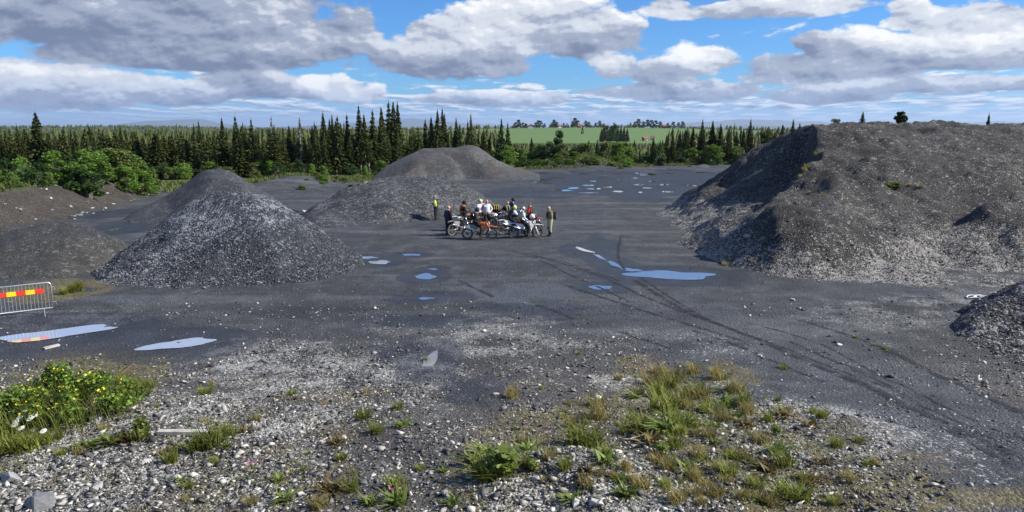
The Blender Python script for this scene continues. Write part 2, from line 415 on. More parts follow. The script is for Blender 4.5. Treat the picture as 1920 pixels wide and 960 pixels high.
soil = np.maximum(soil, np.clip(0.42 + 0.9 * fbm(X * 0.5, Y * 0.5, 95, 4), 0, 0.75) * (1 - sst(Y, 15, 23)) * (1 - sst(seg_d(X, Y, gp((1300, 600), (1560, 720), (1800, 850), (2050, 980))), 1.5, 3.0) * 0 - (1 - sst(seg_d(X, Y, gp((1300, 600), (1560, 720), (1800, 850), (2050, 980))), 1.8, 3.2))))
xl = np.interp(Y, BANK[:, 1], BANK[:, 0])
soil = np.maximum(soil, 0.55 * sst(xl - X, -1.0, 1.0) * (1 - sst(Y, 95, 110)) * sst(Y, 20, 35))
pale = np.maximum.reduce([blob(X, Y, *b_, k=40 + k) * q_ for k, (b_, q_) in enumerate([((480, 665, 110, 22), 1.0), ((560, 700, 200, 40), .7), ((350, 790, 240, 60), .8), ((250, 880, 330, 50), .8), ((1060, 900, 190, 50), 1.0), ((860, 640, 170, 40), .75), ((1060, 650, 50, 8), .7),
        ((1150, 715, 60, 14), .9), ((700, 690, 200, 50), .6), ((120, 600, 140, 16), .6), ((1450, 800, 200, 60), .5), ((1650, 590, 120, 24), .55), ((1800, 570, 120, 16), .6), ((1300, 640, 120, 20), .3), ((1700, 470, 250, 60), .3)])])
road = np.maximum.reduce([1 - sst(seg_d(X, Y, gp((1060, 420), (1130, 500), (1300, 600), (1560, 720), (1800, 850), (2050, 980))) / (3.6 + 0.0 * X), 0.55, 1.15)])
road = road * (0.75 + 0.5 * rough_n)
forest = np.clip(sst(Y, 121, 128) * (1 - sst(np.abs(X - 42), 18, 30) * 0) , 0, 1)
edge_y = np.interp(X, [-80, -45, -36, -28, -18, -10, -2, 4, 10, 20, 28, 34, 60], [66, 66, 74, 80, 88, 97, 110, 118, 119, 122, 130, 133, 133])
forest = sst(Y - edge_y + fbm(X * 0.3, Y * 0.3, 90, 3) * 3, 0, 4)
forest = np.maximum(forest, sst(xl - X, 3.6, 5.0) * sst(Y, 30, 40))
meadow = np.exp(-((X - 170) / 330.0) ** 4) * sst(Y, 700, 800) * (1 - sst(Y, 1560, 1700))
grit = np.maximum(blob(X, Y, 985, 545, 75, 22, k=55), 0.8 * blob(X, Y, 235, 562, 60, 7, k=56))
ground_me = mesh_np('ground', np.stack([X, Y, Z], -1).reshape(-1, 3),
    (np.arange(len(gy) - 1)[:, None] * len(gx) + np.arange(len(gx) - 1)[None, :]).reshape(-1, 1) + np.array([[0, 1, len(gx) + 1, len(gx)]]))
def color_attr(me, name, chans):
    a = me.color_attributes.new(name, 'FLOAT_COLOR', 'POINT')
    a.data.foreach_set('color', np.stack(chans, -1).astype(np.float32).ravel())
color_attr(ground_me, 'm1', [wet.ravel(), soil.ravel(), pale.ravel(), road.ravel()])
color_attr(ground_me, 'm2', [forest.ravel(), meadow.ravel(), grit.ravel(), (sst(xl - X, -1.0, 1.0) * (1 - sst(Y, 95, 110)) * sst(Y, 20, 35)).ravel()])

def ground_material():
    m, t, b = new_mat('ground gravel')
    pos = t.node('ShaderNodeTexCoord').outputs['Object']
    a1 = t.node('ShaderNodeAttribute', attribute_name='m1'); a2 = t.node('ShaderNodeAttribute', attribute_name='m2')
    wet, soil, pale = t.xyz(a1.outputs['Color']); road = a1.outputs['Alpha']; forest, meadow, grit = t.xyz(a2.outputs['Color']); bank = a2.outputs['Alpha']
    py = t.m('ADD', t.xyz(pos)[1], t.m('MULTIPLY', t.m('SUBTRACT', t.noise(pos, 0.12, 4, 0.6), 0.5), 12.0)); yard = t.ss(py, 16.0, 25.0)
    wp = t.vm('ADD', pos, t.vm('SCALE', t.noise(pos, 16.0, 3, out=1), scale=0.04))
    v0 = t.vor(wp, 6.0); v1 = t.vor(wp, 15.0); v2 = t.vor(wp, 40.0)
    r0 = t.xyz(v0.outputs['Color'])[0]; r1 = t.xyz(v1.outputs['Color'])[1]; r2 = t.xyz(v2.outputs['Color'])[2]
    big = t.noise(pos, 0.16, 5, 0.6); med = t.noise(pos, 0.9, 6, 0.62); fin = t.noise(pos, 5.0, 5, 0.65)
    dark = t.mix(r1, (0.023, 0.022, 0.021), (0.086, 0.082, 0.077))
    dark = t.mix(t.m('MULTIPLY', r2, 0.5), dark, (0.118, 0.114, 0.108))
    dusty = t.ss(t.m('ADD', t.m('MULTIPLY', big, 0.6), t.m('MULTIPLY', med, 0.4)), 0.43, 0.60)
    cc = t.mix(t.m('MULTIPLY', dusty, 0.40), dark, (0.128, 0.123, 0.116))
    fines = t.mix(r2, (0.016, 0.018, 0.021), (0.070, 0.077, 0.086))
    streak = t.noise(t.vm('MULTIPLY', pos, (0.05, 0.34, 0.0)), 1.0, 5, 0.6)
    fines = t.mix(t.m('MULTIPLY', dusty, 0.45), fines, (0.085, 0.092, 0.100))
    fines = t.mix(t.m('MULTIPLY', t.ss(streak, 0.50, 0.68), 0.75), fines, t.mix(r1, (0.080, 0.084, 0.088), (0.150, 0.152, 0.150)))
    fines = t.mix(t.m('MULTIPLY', t.ss(streak, 0.44, 0.30), 0.6), fines, (0.018, 0.020, 0.025))
    cc = t.mix(t.m('MULTIPLY', t.m('MAXIMUM', yard, t.ss(road, 0.25, 0.7)), 0.85), cc, fines)
    brown = t.mix(r1, (0.045, 0.036, 0.026), (0.150, 0.126, 0.098))
    cc = t.mix(t.m('MULTIPLY', t.ss(t.m('ADD', soil, t.m('MULTIPLY', t.m('SUBTRACT', med, 0.5), 0.9)), 0.25, 0.75), 0.8), cc, brown)
    moss = t.m('MULTIPLY', t.ss(t.m('ADD', soil, t.m('MULTIPLY', t.m('SUBTRACT', t.noise(pos, 1.7, 5, 0.65), 0.5), 1.6)), 0.45, 0.90), t.ss(fin, 0.38, 0.60))
    cc = t.mix(t.m('MULTIPLY', moss, 0.75), cc, t.mix(r1, (0.105, 0.085, 0.030), (0.185, 0.165, 0.055)))
    cc = t.mix(t.m('MULTIPLY', t.m('MULTIPLY', pale, t.ss(med, 0.38, 0.62)), 0.5), cc, (0.20, 0.195, 0.18))
    cc = t.mix(t.m('MULTIPLY', bank, 0.9), cc, t.mix(r1, (0.022, 0.019, 0.016), (0.078, 0.067, 0.056)))
    # pale chips
    fr = t.m('MULTIPLY', t.m('ADD', 0.035, t.m('MULTIPLY', pale, 0.26)), t.lin(med, 0.35, 0.65, 0.2, 1.8))
    fr = t.m('MULTIPLY', fr, t.m('MULTIPLY', t.lin(road, 0.2, 0.9, 1.0, 0.85), t.lin(yard, 0, 1, 1.0, 0.55)))
    p0 = t.ss(r0, t.m('SUBTRACT', 1.0, t.m('MULTIPLY', fr, 0.4)), t.m('SUBTRACT', 1.03, t.m('MULTIPLY', fr, 0.4)))
    p1 = t.ss(r1, t.m('SUBTRACT', 1.0, fr), t.m('SUBTRACT', 1.04, fr)); p2 = t.ss(r2, t.m('SUBTRACT', 1.0, fr), t.m('SUBTRACT', 1.05, fr))
    chips = t.m('MAXIMUM', t.m('MULTIPLY', p0, 0.4), t.m('MAXIMUM', p1, p2))
    cc = t.mix(t.m('MULTIPLY', chips, t.lin(yard, 0, 1, 0.85, 0.5)), cc, t.mix(r2, (0.26, 0.27, 0.28), (0.50, 0.49, 0.46)))
    # road: bluish crushed stone swept into lengthways bands
    cc = t.mix(t.m('MULTIPLY', t.m('MULTIPLY', road, t.ss(fin, 0.35, 0.65)), 0.35), cc, (0.080, 0.090, 0.102))
    gcol = t.mix(r2, (0.028, 0.032, 0.040), (0.12, 0.135, 0.155))
    cc = t.mix(t.ss(t.m('ADD', grit, t.m('MULTIPLY', t.m('SUBTRACT', med, 0.5), 0.5)), 0.3, 0.6), cc, gcol)
    wetf = t.ss(t.m('ADD', wet, t.m('MULTIPLY', t.m('SUBTRACT', med, 0.5), 0.8)), 0.3, 0.75)
    cc = t.mix(t.m('MULTIPLY', wetf, 0.62), cc, (0.022, 0.025, 0.032))
    cc = t.vm('SCALE', cc, scale=t.lin(med, 0.3, 0.7, 0.80, 1.20))
    fl = t.mix(t.noise(pos, 0.8, 5, 0.65), (0.035, 0.042, 0.018), (0.13, 0.15, 0.045))
    cc = t.mix(forest, cc, fl)
    mw = t.mix(t.noise(pos, 0.02, 4, 0.6), (0.085, 0.155, 0.035), (0.125, 0.195, 0.055))
    cc = t.mix(meadow, cc, mw)
    t.l.new(cc, b.inputs['Base Color'])
    t.l.new(t.lin(wetf, 0, 1, 0.88, 0.55), b.inputs['Roughness'])
    b.inputs['Specular IOR Level'].default_value = 0.3
    h = t.m('ADD', t.m('MULTIPLY', v1.outputs['Distance'], -0.045), t.m('ADD', t.m('MULTIPLY', v2.outputs['Distance'], -0.02), t.m('MULTIPLY', r1, 0.03)))
    h = t.m('MULTIPLY', h, t.lin(forest, 0, 1, 1, 0.2))
    t.l.new(t.bump(h, 0.9, 0.8), b.inputs['Normal'])
    return m
GROUND_MAT = ground_material()
ground = link('ground', ground_me, GROUND_MAT, smooth=True); ground['kind'] = 'structure'

# ------------------------------------------------------------------ heaps (each a relief through measured points)
def relief(pts):
    pts = np.array(pts, float); n = len(pts)
    D = np.hypot(pts[:, None, 0] - pts[None, :, 0], pts[:, None, 1] - pts[None, :, 1])
    A = np.zeros((n + 3, n + 3)); A[:n, :n] = -D - np.eye(n) * 0.02; A[:n, n] = 1; A[:n, n + 1:] = pts[:, :2]; A[n, :n] = 1; A[n + 1:, :n] = pts[:, :2].T
    wgt = np.linalg.solve(A, np.r_[pts[:, 2], 0, 0, 0])
    def f(x, y):
        r = wgt[n] + wgt[n + 1] * x + wgt[n + 2] * y
        for k in range(n): r = r - wgt[k] * np.hypot(x - pts[k, 0], y - pts[k, 1])
        return r
    return f
def facets(pts):
    pts = np.array(pts, float)
    res = delaunay_2d_cdt([Vector(p[:2]) for p in pts], [], [], 0, 1e-6)
    V2 = np.array([tuple(v) for v in res[0]]); org = [o[0] if o else 0 for o in res[3]]; Zv = pts[org, 2]; T = [tuple(f) for f in res[2] if len(f) == 3]
    def f(x, y, base):
        out = np.array(base, float, copy=True)
        for a, b, c_ in T:
            (x0, y0), (x1, y1), (x2, y2) = V2[a], V2[b], V2[c_]
            dd = (y1 - y2) * (x0 - x2) + (x2 - x1) * (y0 - y2)
            if abs(dd) < 1e-9: continue
            l0 = ((y1 - y2) * (x - x2) + (x2 - x1) * (y - y2)) / dd; l1 = ((y2 - y0) * (x - x2) + (x0 - x2) * (y - y2)) / dd
            ok = (l0 >= -1e-6) & (l1 >= -1e-6) & (l0 + l1 <= 1 + 1e-6)
            out = np.where(ok, l0 * Zv[a] + l1 * Zv[b] + (1 - l0 - l1) * Zv[c_], out)
        return out
    return f
HEAPS = []
def heap(name, label, mat, top, foot, sharp=0.6, step=0.22, lump=0.10, fine=0.05, seed=0, bounds=None, lump_s=0.6):
    """top: (u, v, depth) points on the heap; foot: (u, v) where it meets the ground, as world outline too"""
    pts = [tuple(P(*p[:3]) + Vector((p[3], p[4], p[5]))) if len(p) == 6 else tuple(P(*p)) for p in top]
    fw = []
    for f_ in foot:
        g_ = G(*f_) if len(f_) == 2 else Vector(f_)
        fw.append((g_.x, g_.y, float(H(g_.x, g_.y)) - 0.05))
    cx = np.mean([p[0] for p in fw]); cy = np.mean([p[1] for p in fw])
    outer = [(cx + (p[0] - cx) * 1.12 , cy + (p[1] - cy) * 1.12, p[2] - 0.55) for p in fw]
    f_s = relief(pts + fw + outer); f_t = facets(pts + fw + outer)
    def f(x, y):
        a = f_s(x, y); return a + sharp * (f_t(x, y, a) - a)
    allp = np.array(fw); x0, y0 = allp[:, :2].min(0) - 0.8; x1, y1 = allp[:, :2].max(0) + 0.8
    if bounds: x0, x1, y0, y1 = bounds
    xs = np.arange(x0, x1, step); ys = np.arange(y0, y1, step); XX, YY = np.meshgrid(xs, ys)
    def full(x, y):
        z = f(x, y); hh = H(x, y); k = sst(z - hh, -0.1, 0.8)
        z = z + (fbm(x * lump_s, y * lump_s, seed, 4) * lump * 2 + np.abs(fbm(x * lump_s * 0.8 + 5, y * lump_s * 0.8, seed + 5, 3)) * lump) * (0.3 + 0.7 * k) + fbm(x * 3.3, y * 3.3, seed + 9, 3) * fine * 2
        return z
    ZZ = full(XX, YY); keep = ZZ > H(XX, YY) - 0.14
    idx = (np.arange(len(ys) - 1)[:, None] * len(xs) + np.arange(len(xs) - 1)[None, :]).reshape(-1)
    kq = (keep[:-1, :-1] | keep[1:, :-1] | keep[:-1, 1:] | keep[1:, 1:]).reshape(-1)
    F = idx[kq][:, None] + np.array([[0, 1, len(xs) + 1, len(xs)]])
    used = np.unique(F); remap = np.zeros(XX.size, np.int64); remap[used] = np.arange(len(used))
    V = np.stack([XX, YY, np.maximum(ZZ, H(XX, YY) - 0.35)], -1).reshape(-1, 3)[used]
    o = link(name, mesh_np(name, V, remap[F]), mat, smooth=True)
    tag(o, label, 'gravel pile', 'gravel piles in the yard'); 
    def samp(x, y):
        fx = np.clip((np.asarray(x, float) - x0) / step, 0, len(xs) - 1.001); fy = np.clip((np.asarray(y, float) - y0) / step, 0, len(ys) - 1.001)
        i = fx.astype(int); j = fy.astype(int); fx = fx - i; fy = fy - j
        return (ZZ[j, i] * (1 - fx) + ZZ[j, i + 1] * fx) * (1 - fy) + (ZZ[j + 1, i] * (1 - fx) + ZZ[j + 1, i + 1] * fx) * fy
    HEAPS.append((samp, (x0, x1, y0, y1)))
    return o
def ground_z(x, y):
    z = float(H(x, y))
    for f, (x0, x1, y0, y1) in HEAPS:
        if x0 < x < x1 and y0 < y < y1: z = max(z, float(f(np.float64(x), np.float64(y))))
    return z

def pale_left(t, pos):      # share of pale stones grows toward the upper left
    x, y, z = t.xyz(pos)
    n = t.noise(pos, 0.5, 4)
    return t.ss(t.m('ADD', t.m('ADD', t.m('MULTIPLY', x, -0.25), t.m('MULTIPLY', z, 0.55)), t.m('MULTIPLY', t.m('SUBTRACT', n, 0.5), 3.0)), 2.6, 5.6, 0.18, 0.95)
M_COARSE = gravel('coarse blue grey crushed rock', (0.014, 0.017, 0.022), (0.080, 0.089, 0.102), (0.26, 0.28, 0.31), 0.25, 12.0, 26.0, gradient=pale_left)
M_FINE = gravel('fine dark grey grit', (0.030, 0.033, 0.038), (0.064, 0.070, 0.077), (0.12, 0.125, 0.13), 0.10, 16.0, 40.0, tint=(0.026, 0.029, 0.034), tint_scale=0.35, tint_amt=0.7, bump=0.5)
M_BROWN = gravel('brown grey fine gravel', (0.030, 0.030, 0.028), (0.070, 0.067, 0.062), (0.14, 0.135, 0.125), 0.09, 14.0, 34.0, tint=(0.034, 0.040, 0.044), tint_scale=0.22, tint_amt=0.6, bump=0.6)
M_MID = gravel('mixed grey gravel', (0.020, 0.022, 0.026), (0.078, 0.083, 0.088), (0.19, 0.195, 0.20), 0.16, 11.0, 26.0, tint=(0.050, 0.054, 0.062), tint_scale=0.3)
M_FAR = gravel('grey and brown screened sand', (0.046, 0.049, 0.053), (0.092, 0.097, 0.103), (0.14, 0.145, 0.15), 0.08, 10.0, 24.0, tint=(0.074, 0.064, 0.055), tint_scale=0.11, tint_amt=0.85, bump=0.4)
def coarse_foot(t, pos):    # the coarse pieces roll to the foot of a slope
    z = t.xyz(pos)[2]
    return t.lin(t.m('ADD', z, t.m('MULTIPLY', t.m('SUBTRACT', t.noise(pos, 0.5, 4), 0.5), 2.0)), 0.2, 1.8, 3.0, 0.5)
M_ROCK = gravel('weathered shale heap', (0.020, 0.020, 0.019), (0.122, 0.116, 0.107), (0.36, 0.345, 0.32), 0.12, 13.0, 30.0, tint=(0.040, 0.036, 0.032), tint_scale=0.22, tint_amt=0.75, bump=0.9, gradient=coarse_foot)
M_BLACK = gravel('black shale spoil', (0.016, 0.017, 0.020), (0.085, 0.086, 0.090), (0.33, 0.33, 0.33), 0.13, 8.0, 20.0, bump=1.0)

heap('gravel_pile', 'steep pointed pile of coarse blue grey crushed rock beside the metal barrier', M_COARSE,
     [(392, 364, 36.2), (430, 361, 36.3), (478, 363, 36.2), (500, 369, 35.8), (350, 384, 35.6), (300, 418, 34.8), (230, 466, 33.6), (195, 494, 32.8), (530, 397, 35.2), (560, 432, 34.6), (600, 467, 33.9), (636, 493, 33.2),
      (440, 372, 35.0), (480, 372, 34.8), (400, 420, 33.4), (480, 420, 33.3), (320, 460, 32.5), (420, 470, 31.9), (520, 470, 32.2), (560, 500, 31.8), (440, 515, 30.9), (300, 505, 31.4)],
     [(165, 516), (178, 530), (240, 543), (330, 546), (420, 544), (520, 538), (600, 529), (665, 512), (690, 500), (-7.5, 37.0, 0), (-9.5, 41.0, 0), (-13.5, 42.0, 0), (-17, 40.0, 0), (-19.3, 36.0, 0)], sharp=0.92, step=0.15, lump=0.10, fine=0.05, seed=1)
heap('gravel_pile', 'smooth dark grey gravel cone behind the pointed crushed rock pile', M_FINE,
     [(405, 316, 57), (380, 322, 56.6), (430, 320, 57), (345, 347, 55.7), (300, 375, 54.8), (255, 396, 54.0), (470, 350, 57), (500, 362, 57), (400, 335, 54.6), (380, 365, 53.4), (330, 392, 52.8), (440, 340, 55)],
     [(228, 413), (255, 420), (290, 424), (350, 428), (450, 425), (520, 405), (-18.0, 60, 0), (-21, 63.5, 0), (-25, 62.5, 0), (-28.5, 58, 0), (-28.5, 55, 0)], sharp=0.85, step=0.22, lump=0.10, fine=0.04, seed=2)
heap('gravel_pile', 'low rounded brown grey gravel pile behind the metal barrier', M_BROWN,
     [(130, 418, 37.5), (90, 418, 37.6), (40, 424, 37.5), (0, 430, 37.4), (-60, 440, 37.0), (180, 430, 37.0), (215, 446, 36.6), (130, 455, 34.6), (60, 460, 34.4), (0, 470, 33.9), (180, 475, 34.2), (100, 500, 32.2), (20, 505, 31.8), (-60, 490, 33)],
     [(255, 456), (225, 485), (180, 512), (120, 522), (40, 526), (-40, 530), (-120, 500), (-31, 37, 0), (-29, 41.0, 0), (-23.5, 41.0, 0), (-20.3, 39.5, 0)], sharp=0.8, step=0.2, lump=0.10, fine=0.04, seed=3)
heap('gravel_pile', 'long low mound of dark gravel behind the riders', M_MID,
     [(740, 330, 59), (770, 328, 59.5), (700, 337, 58.5), (660, 352, 57.4), (820, 332, 60.5), (860, 343, 61), (890, 358, 60), (700, 365, 54.5), (780, 360, 55.5), (840, 370, 56), (640, 385, 53), (720, 395, 51.5), (800, 392, 53), (600, 405, 51.2), (640, 360, 56.6), (610, 375, 55.6)],
     [(560, 412), (580, 428), (640, 429), (700, 421), (760, 415), (830, 411), (890, 398), (925, 376), (930, 368), (-1.5, 63, 0), (-4.0, 66, 0), (-9, 66.5, 0), (-13, 63.5, 0), (-16, 59, 0)], sharp=0.8, step=0.22, lump=0.17, fine=0.05, seed=4)
heap('gravel_pile', 'big flat topped pile of sand and grit against the spruces', M_FAR,
     [(792, 277, 100), (810, 276, 101), (850, 276, 101), (880, 272, 101), (895, 276, 101), (915, 293, 100), (930, 303, 99.5), (765, 290, 98.5), (735, 308, 97), (712, 324, 96), (820, 286, 98), (880, 285, 98), (850, 300, 95), (790, 305, 94), (905, 305, 97), (950, 312, 101), (965, 318, 102)],
     [(695, 336), (740, 340), (800, 338), (870, 335), (930, 330), (985, 325), (995, 321), (2.5, 110, 0), (-2, 112, 0), (-8, 112, 0), (-14, 109, 0), (-18, 102, 0)], sharp=0.92, step=0.35, lump=0.16, fine=0.04, seed=5, lump_s=0.25)
heap('gravel_pile', 'dark rocky spoil mound at the roadside beside the white rope', M_BLACK,
     [(1935, 528, 24.5), (1900, 548, 24.0), (1860, 575, 23.4), (1830, 600, 22.9), (2050, 490, 24.5), (2000, 540, 23), (1910, 600, 22.4), (1880, 630, 21.8), (1950, 640, 21.2)],
     [(1800, 592), (1778, 615), (1785, 638), (1830, 662), (1900, 688), (1990, 700), (2200, 690), (21.5, 24, 0), (20, 27.5, 0), (17.5, 27.3, 0), (15.5, 25.5, 0)], step=0.13, lump=0.10, fine=0.07, seed=6)
heap('gravel_pile', 'tiny grey gravel heap at the far edge of the yard', M_FAR,
     [P0 for P0 in [(1320, 307.5, 127), (1316, 308.5, 126.8), (1326, 309, 127)]], [(1310, 314), (1318, 315), (1330, 314.5), (1334, 313), (34.5, 129.5, 0), (31.5, 129.5, 0)], step=0.25, lump=0.02, fine=0.02, seed=8)
big = heap('gravel_pile', 'huge weathered shale heap with a dark overhanging crest', M_ROCK,
     [(1285, 392, 55), (1330, 345, 57), (1365, 316, 57.5), (1400, 292, 58), (1455, 263, 57.5), (1500, 243, 55.5), (1521, 236, 53), (1527, 258, 51), (1526, 285, 48.5), 
      (1508, 312, 46.5), (1495, 335, 44.8), (1478, 358, 42.8), (1450, 378, 41), (1410, 398, 40), (1360, 418, 40), (1325, 436, 41), (1521, 236, 53, -0.5, 0.2, -2.8), (1521, 236, 53, -2.9, 0.8, -3.5), 
      (1527, 258, 51, -0.5, 0.2, -2.9), (1527, 258, 51, -2.9, 0.8, -3.6), (1526, 285, 48.5, -0.5, 0.2, -2.6), (1526, 285, 48.5, -2.9, 0.8, -3.2), (1508, 312, 46.5, -0.6, 0.2, -1.9), (1508, 312, 46.5, -2.9, 0.8, -2.6), (1495, 335, 44.8, -0.6, 0.2, -1.6), (1495, 335, 44.8, -2.9, 0.8, -2.1), (1478, 358, 42.8, -0.6, 0.2, -1.3), 
      (1478, 358, 42.8, -2.9, 0.8, -1.7), (1450, 378, 41, -0.6, 0.2, -1), (1450, 378, 41, -2.9, 0.8, -1.3), (1310, 402, 50.5), (1440, 396, 36.6), (1480, 391, 35.8), 
      (1530, 395, 35.4), (1580, 412, 35), (1640, 434, 34.6), (1690, 457, 34), (1440, 396, 36.6, 0, 1.5, -0.4), (1480, 391, 35.8, 0.1, 1.7, -0.7), (1530, 395, 35.4, 0.2, 1.7, -0.75), (1580, 412, 35, 0.2, 1.6, -0.6), (1640, 434, 34.6, 0.3, 1.5, -0.45), 
      (1460, 430, 34.4), (1540, 430, 34), (1400, 432, 36.4), (1600, 460, 33.4), (1500, 470, 33), (1420, 470, 34.2), (1560, 500, 32.3), (1650, 495, 33), (1530, 372, 41.4), 
      (1560, 378, 40), (1620, 386, 39.3), (1650, 392, 39), (1600, 398, 38.4), (1535, 320, 43.6), (1570, 322, 42.6), (1620, 338, 41.8), (1680, 362, 41), (1740, 384, 40), 
      (1540, 320, 43.4, 0.2, 1.5, -0.45), (1570, 322, 42.6, 0.3, 1.5, -0.65), (1620, 338, 41.8, 0.4, 1.4, -0.6), (1680, 362, 41, 0.4, 1.3, -0.45), (1560, 350, 41.2), (1620, 368, 40.4), (1545, 302, 46.5), (1600, 300, 46.2), (1700, 300, 45), 
      (1800, 300, 44.5), (1900, 300, 44.5), (2050, 300, 44.5), (1700, 340, 43.2), (1800, 345, 41.8), (1900, 340, 42), (2050, 340, 42), (1560, 262, 50), (1650, 262, 49), 
      (1740, 250, 50.5), (1800, 262, 48), (1850, 248, 50), (1920, 256, 48.5), (2100, 256, 48.5), (1545, 239, 54), (1560, 237, 57), (1600, 237, 60), (1700, 237, 60), 
      (1800, 238, 62), (1920, 237, 62), (2150, 237, 62), (2500, 240, 62), (1600, 240, 72), (1750, 240, 76), (1950, 240, 80), (2300, 240, 80), (1720, 420, 37.5), 
      (1760, 440, 36.3), (1780, 470, 34.8), (1720, 485, 33.9), (1800, 405, 37.6), (1850, 384, 37.6), (1930, 384, 37.3), (2100, 384, 37.3), (1850, 384, 37.6, 0, 1.5, -0.5), (1930, 384, 37.3, 0, 1.5, -0.6), 
      (2080, 384, 37.3, 0, 1.5, -0.6), (1830, 440, 35.2), (1900, 440, 35), (2050, 440, 35), (1860, 490, 33.4), (1950, 490, 33.2), (1800, 510, 32.6), (1930, 520, 32.2)],
     [(1252, 410), (1262, 424), (1282, 452), (1304, 476), (1360, 498), (1440, 516), (1540, 526), (1640, 533), (1750, 540), (1850, 545), (1960, 548), (2200, 552), (2500, 560),
      (12.5, 60, 0), (17, 68, 0), (22, 84, 0), (30, 97, 0), (50, 100, 0), (70, 100, 0), (92, 90, 0), (85, 60, 0), (60, 38, 0)],
     sharp=0.9, step=0.22, lump=0.34, fine=0.09, seed=12, bounds=(7.0, 66, 29.0, 98), lump_s=0.36)
# ------------------------------------------------------------------ foliage building blocks
def quads(C, A, B):
    """quads centred on C with half axes A, B"""
    V = np.stack([C - A - B, C + A - B, C + A + B, C - A + B], 1).reshape(-1, 3)
    return V, np.arange(len(V)).reshape(-1, 4)
def rand_dirs(n, g):
    v = g.normal(size=(n, 3)); return v / np.linalg.norm(v, axis=1, keepdims=True)
def leaf_cloud(C, size, g, flat=0.5):
    n = len(C); N = rand_dirs(n, g); N[:, 2] = np.abs(N[:, 2]) + flat; N /= np.linalg.norm(N, axis=1, keepdims=True)
    a = np.cross(N, rand_dirs(n, g)); a /= np.linalg.norm(a, axis=1, keepdims=True); b = np.cross(N, a)
    s = size * g.uniform(0.6, 1.25, (n, 1))
    return quads(C, a * s * 0.62, b * s * 0.42)

M_SPRUCE = leafy('spruce needles', (0.022, 0.036, 0.009), (0.092, 0.105, 0.026), 0.2, 0.65, 0.3)
M_SPRUCE2 = leafy('young spruce needles', (0.040, 0.062, 0.015), (0.115, 0.140, 0.036), 0.2, 0.65, 0.25)
M_BIRCH = leafy('birch and alder leaves', (0.080, 0.165, 0.022), (0.200, 0.310, 0.055), 0.35, 0.55, 0.22)
M_DARKLEAF = leafy('dark broad leaves', (0.026, 0.062, 0.012), (0.060, 0.115, 0.026), 0.30, 0.55, 0.2)
M_OLIVE = leafy('olive willow leaves', (0.085, 0.115, 0.026), (0.160, 0.190, 0.050), 0.35, 0.55, 0.2)
M_GREYTWIG = leafy('bare lichen grey twigs', (0.14, 0.13, 0.11), (0.24, 0.23, 0.20), 0.0, 0.8, 0.1)
M_BARK = paint('grey brown bark', (0.20, 0.18, 0.155), 0.9, var=0.35)
M_BARK2 = paint('pale birch bark', (0.36, 0.34, 0.30), 0.8, var=0.4)

def trunk_mesh(h, r, name, limbs=0, g=None, lean=0.0):
    bm = bmesh.new()
    tube(bm, [(0, 0, -0.25), (lean * 0.3, 0, h * 0.3), (lean * 0.6, 0.02, h * 0.65), (lean, 0, h)], [r * 1.15, r * 0.85, r * 0.55, r * 0.10], 6)
    for _ in range(limbs):
        z = g.uniform(0.25, 0.75) * h; a = g.uniform(0, 6.28); L = g.uniform(0.15, 0.3) * h
        e = (math.cos(a) * L * 0.7, math.sin(a) * L * 0.7, z + L * 0.75)
        tube(bm, [(lean * z / h, 0, z), (e[0] * 0.5, e[1] * 0.5, z + L * 0.3), e], [r * 0.45, r * 0.3, r * 0.08], 5)
    return bm_mesh(bm, name)
def spruce_proto(seed, rmax, zb, sparse, mat, bark, whorls=36, tip=0.0, dead=False):
    """10 m spruce; zb: height where green branches begin"""
    g = np.random.default_rng(seed); h = 10.0
    C, A, B = [], [], []
    for i in range(whorls):
        f = (i + g.uniform(-0.3, 0.3)) / whorls; z = zb + (h - 0.15 - zb) * f
        r = 1.25 * rmax * ((1 - f) ** 1.05) * g.uniform(0.6, 1.2) + 0.05
        if f < 0.15: r *= 0.75 + f * 1.6
        for a in np.arange(7) * 0.8976 + g.uniform(0, 6.28):
            if g.random() < sparse: continue
            a = a + g.uniform(-0.25, 0.25); L = r * g.uniform(0.7, 1.15); dirv = np.array([math.cos(a), math.sin(a), 0])
            k = max(2, int(L / 0.21)); qs = 0.32 + 0.68 * min(1.0, (1 - f) * 2.4)
            for j in range(k):
                q_ = (j + 0.7) / k; droop = -0.42 * L * q_ + 0.20 * L * q_ * q_
                p = dirv * L * q_ + np.array([0, 0, z + droop + 0.10])
                ax = dirv * g.uniform(0.17, 0.27) * qs + np.array([0, 0, -0.07 + g.normal() * 0.04]); sd_ = np.cross(dirv, [0, 0, 1])
                C.append(p); A.append(ax); B.append(sd_ * qs * g.uniform(0.06, 0.13) * (1.5 - q_ * 0.7) + np.array([0, 0, g.normal() * 0.03]))
                if g.random() < 0.75:                                  # hanging twig curtain
                    C.append(p + np.array([0, 0, -0.11])); A.append(ax * 0.75); B.append(np.array([g.normal() * 0.02, g.normal() * 0.02, 0.10 * g.uniform(0.7, 1.4)]))
    C.append(np.array([0, 0, h - 0.1])); A.append(np.array([0.03, 0, 0])); B.append(np.array([0, 0, 0.30]))
    V, F = quads(np.array(C), np.array(A), np.array(B))
    root = empty('spruce_tree')
    link('trunk', trunk_mesh(h, 0.12, 'trunk'), bark, root)
    link('crown', mesh_np('crown', V, F), mat, root)
    return root
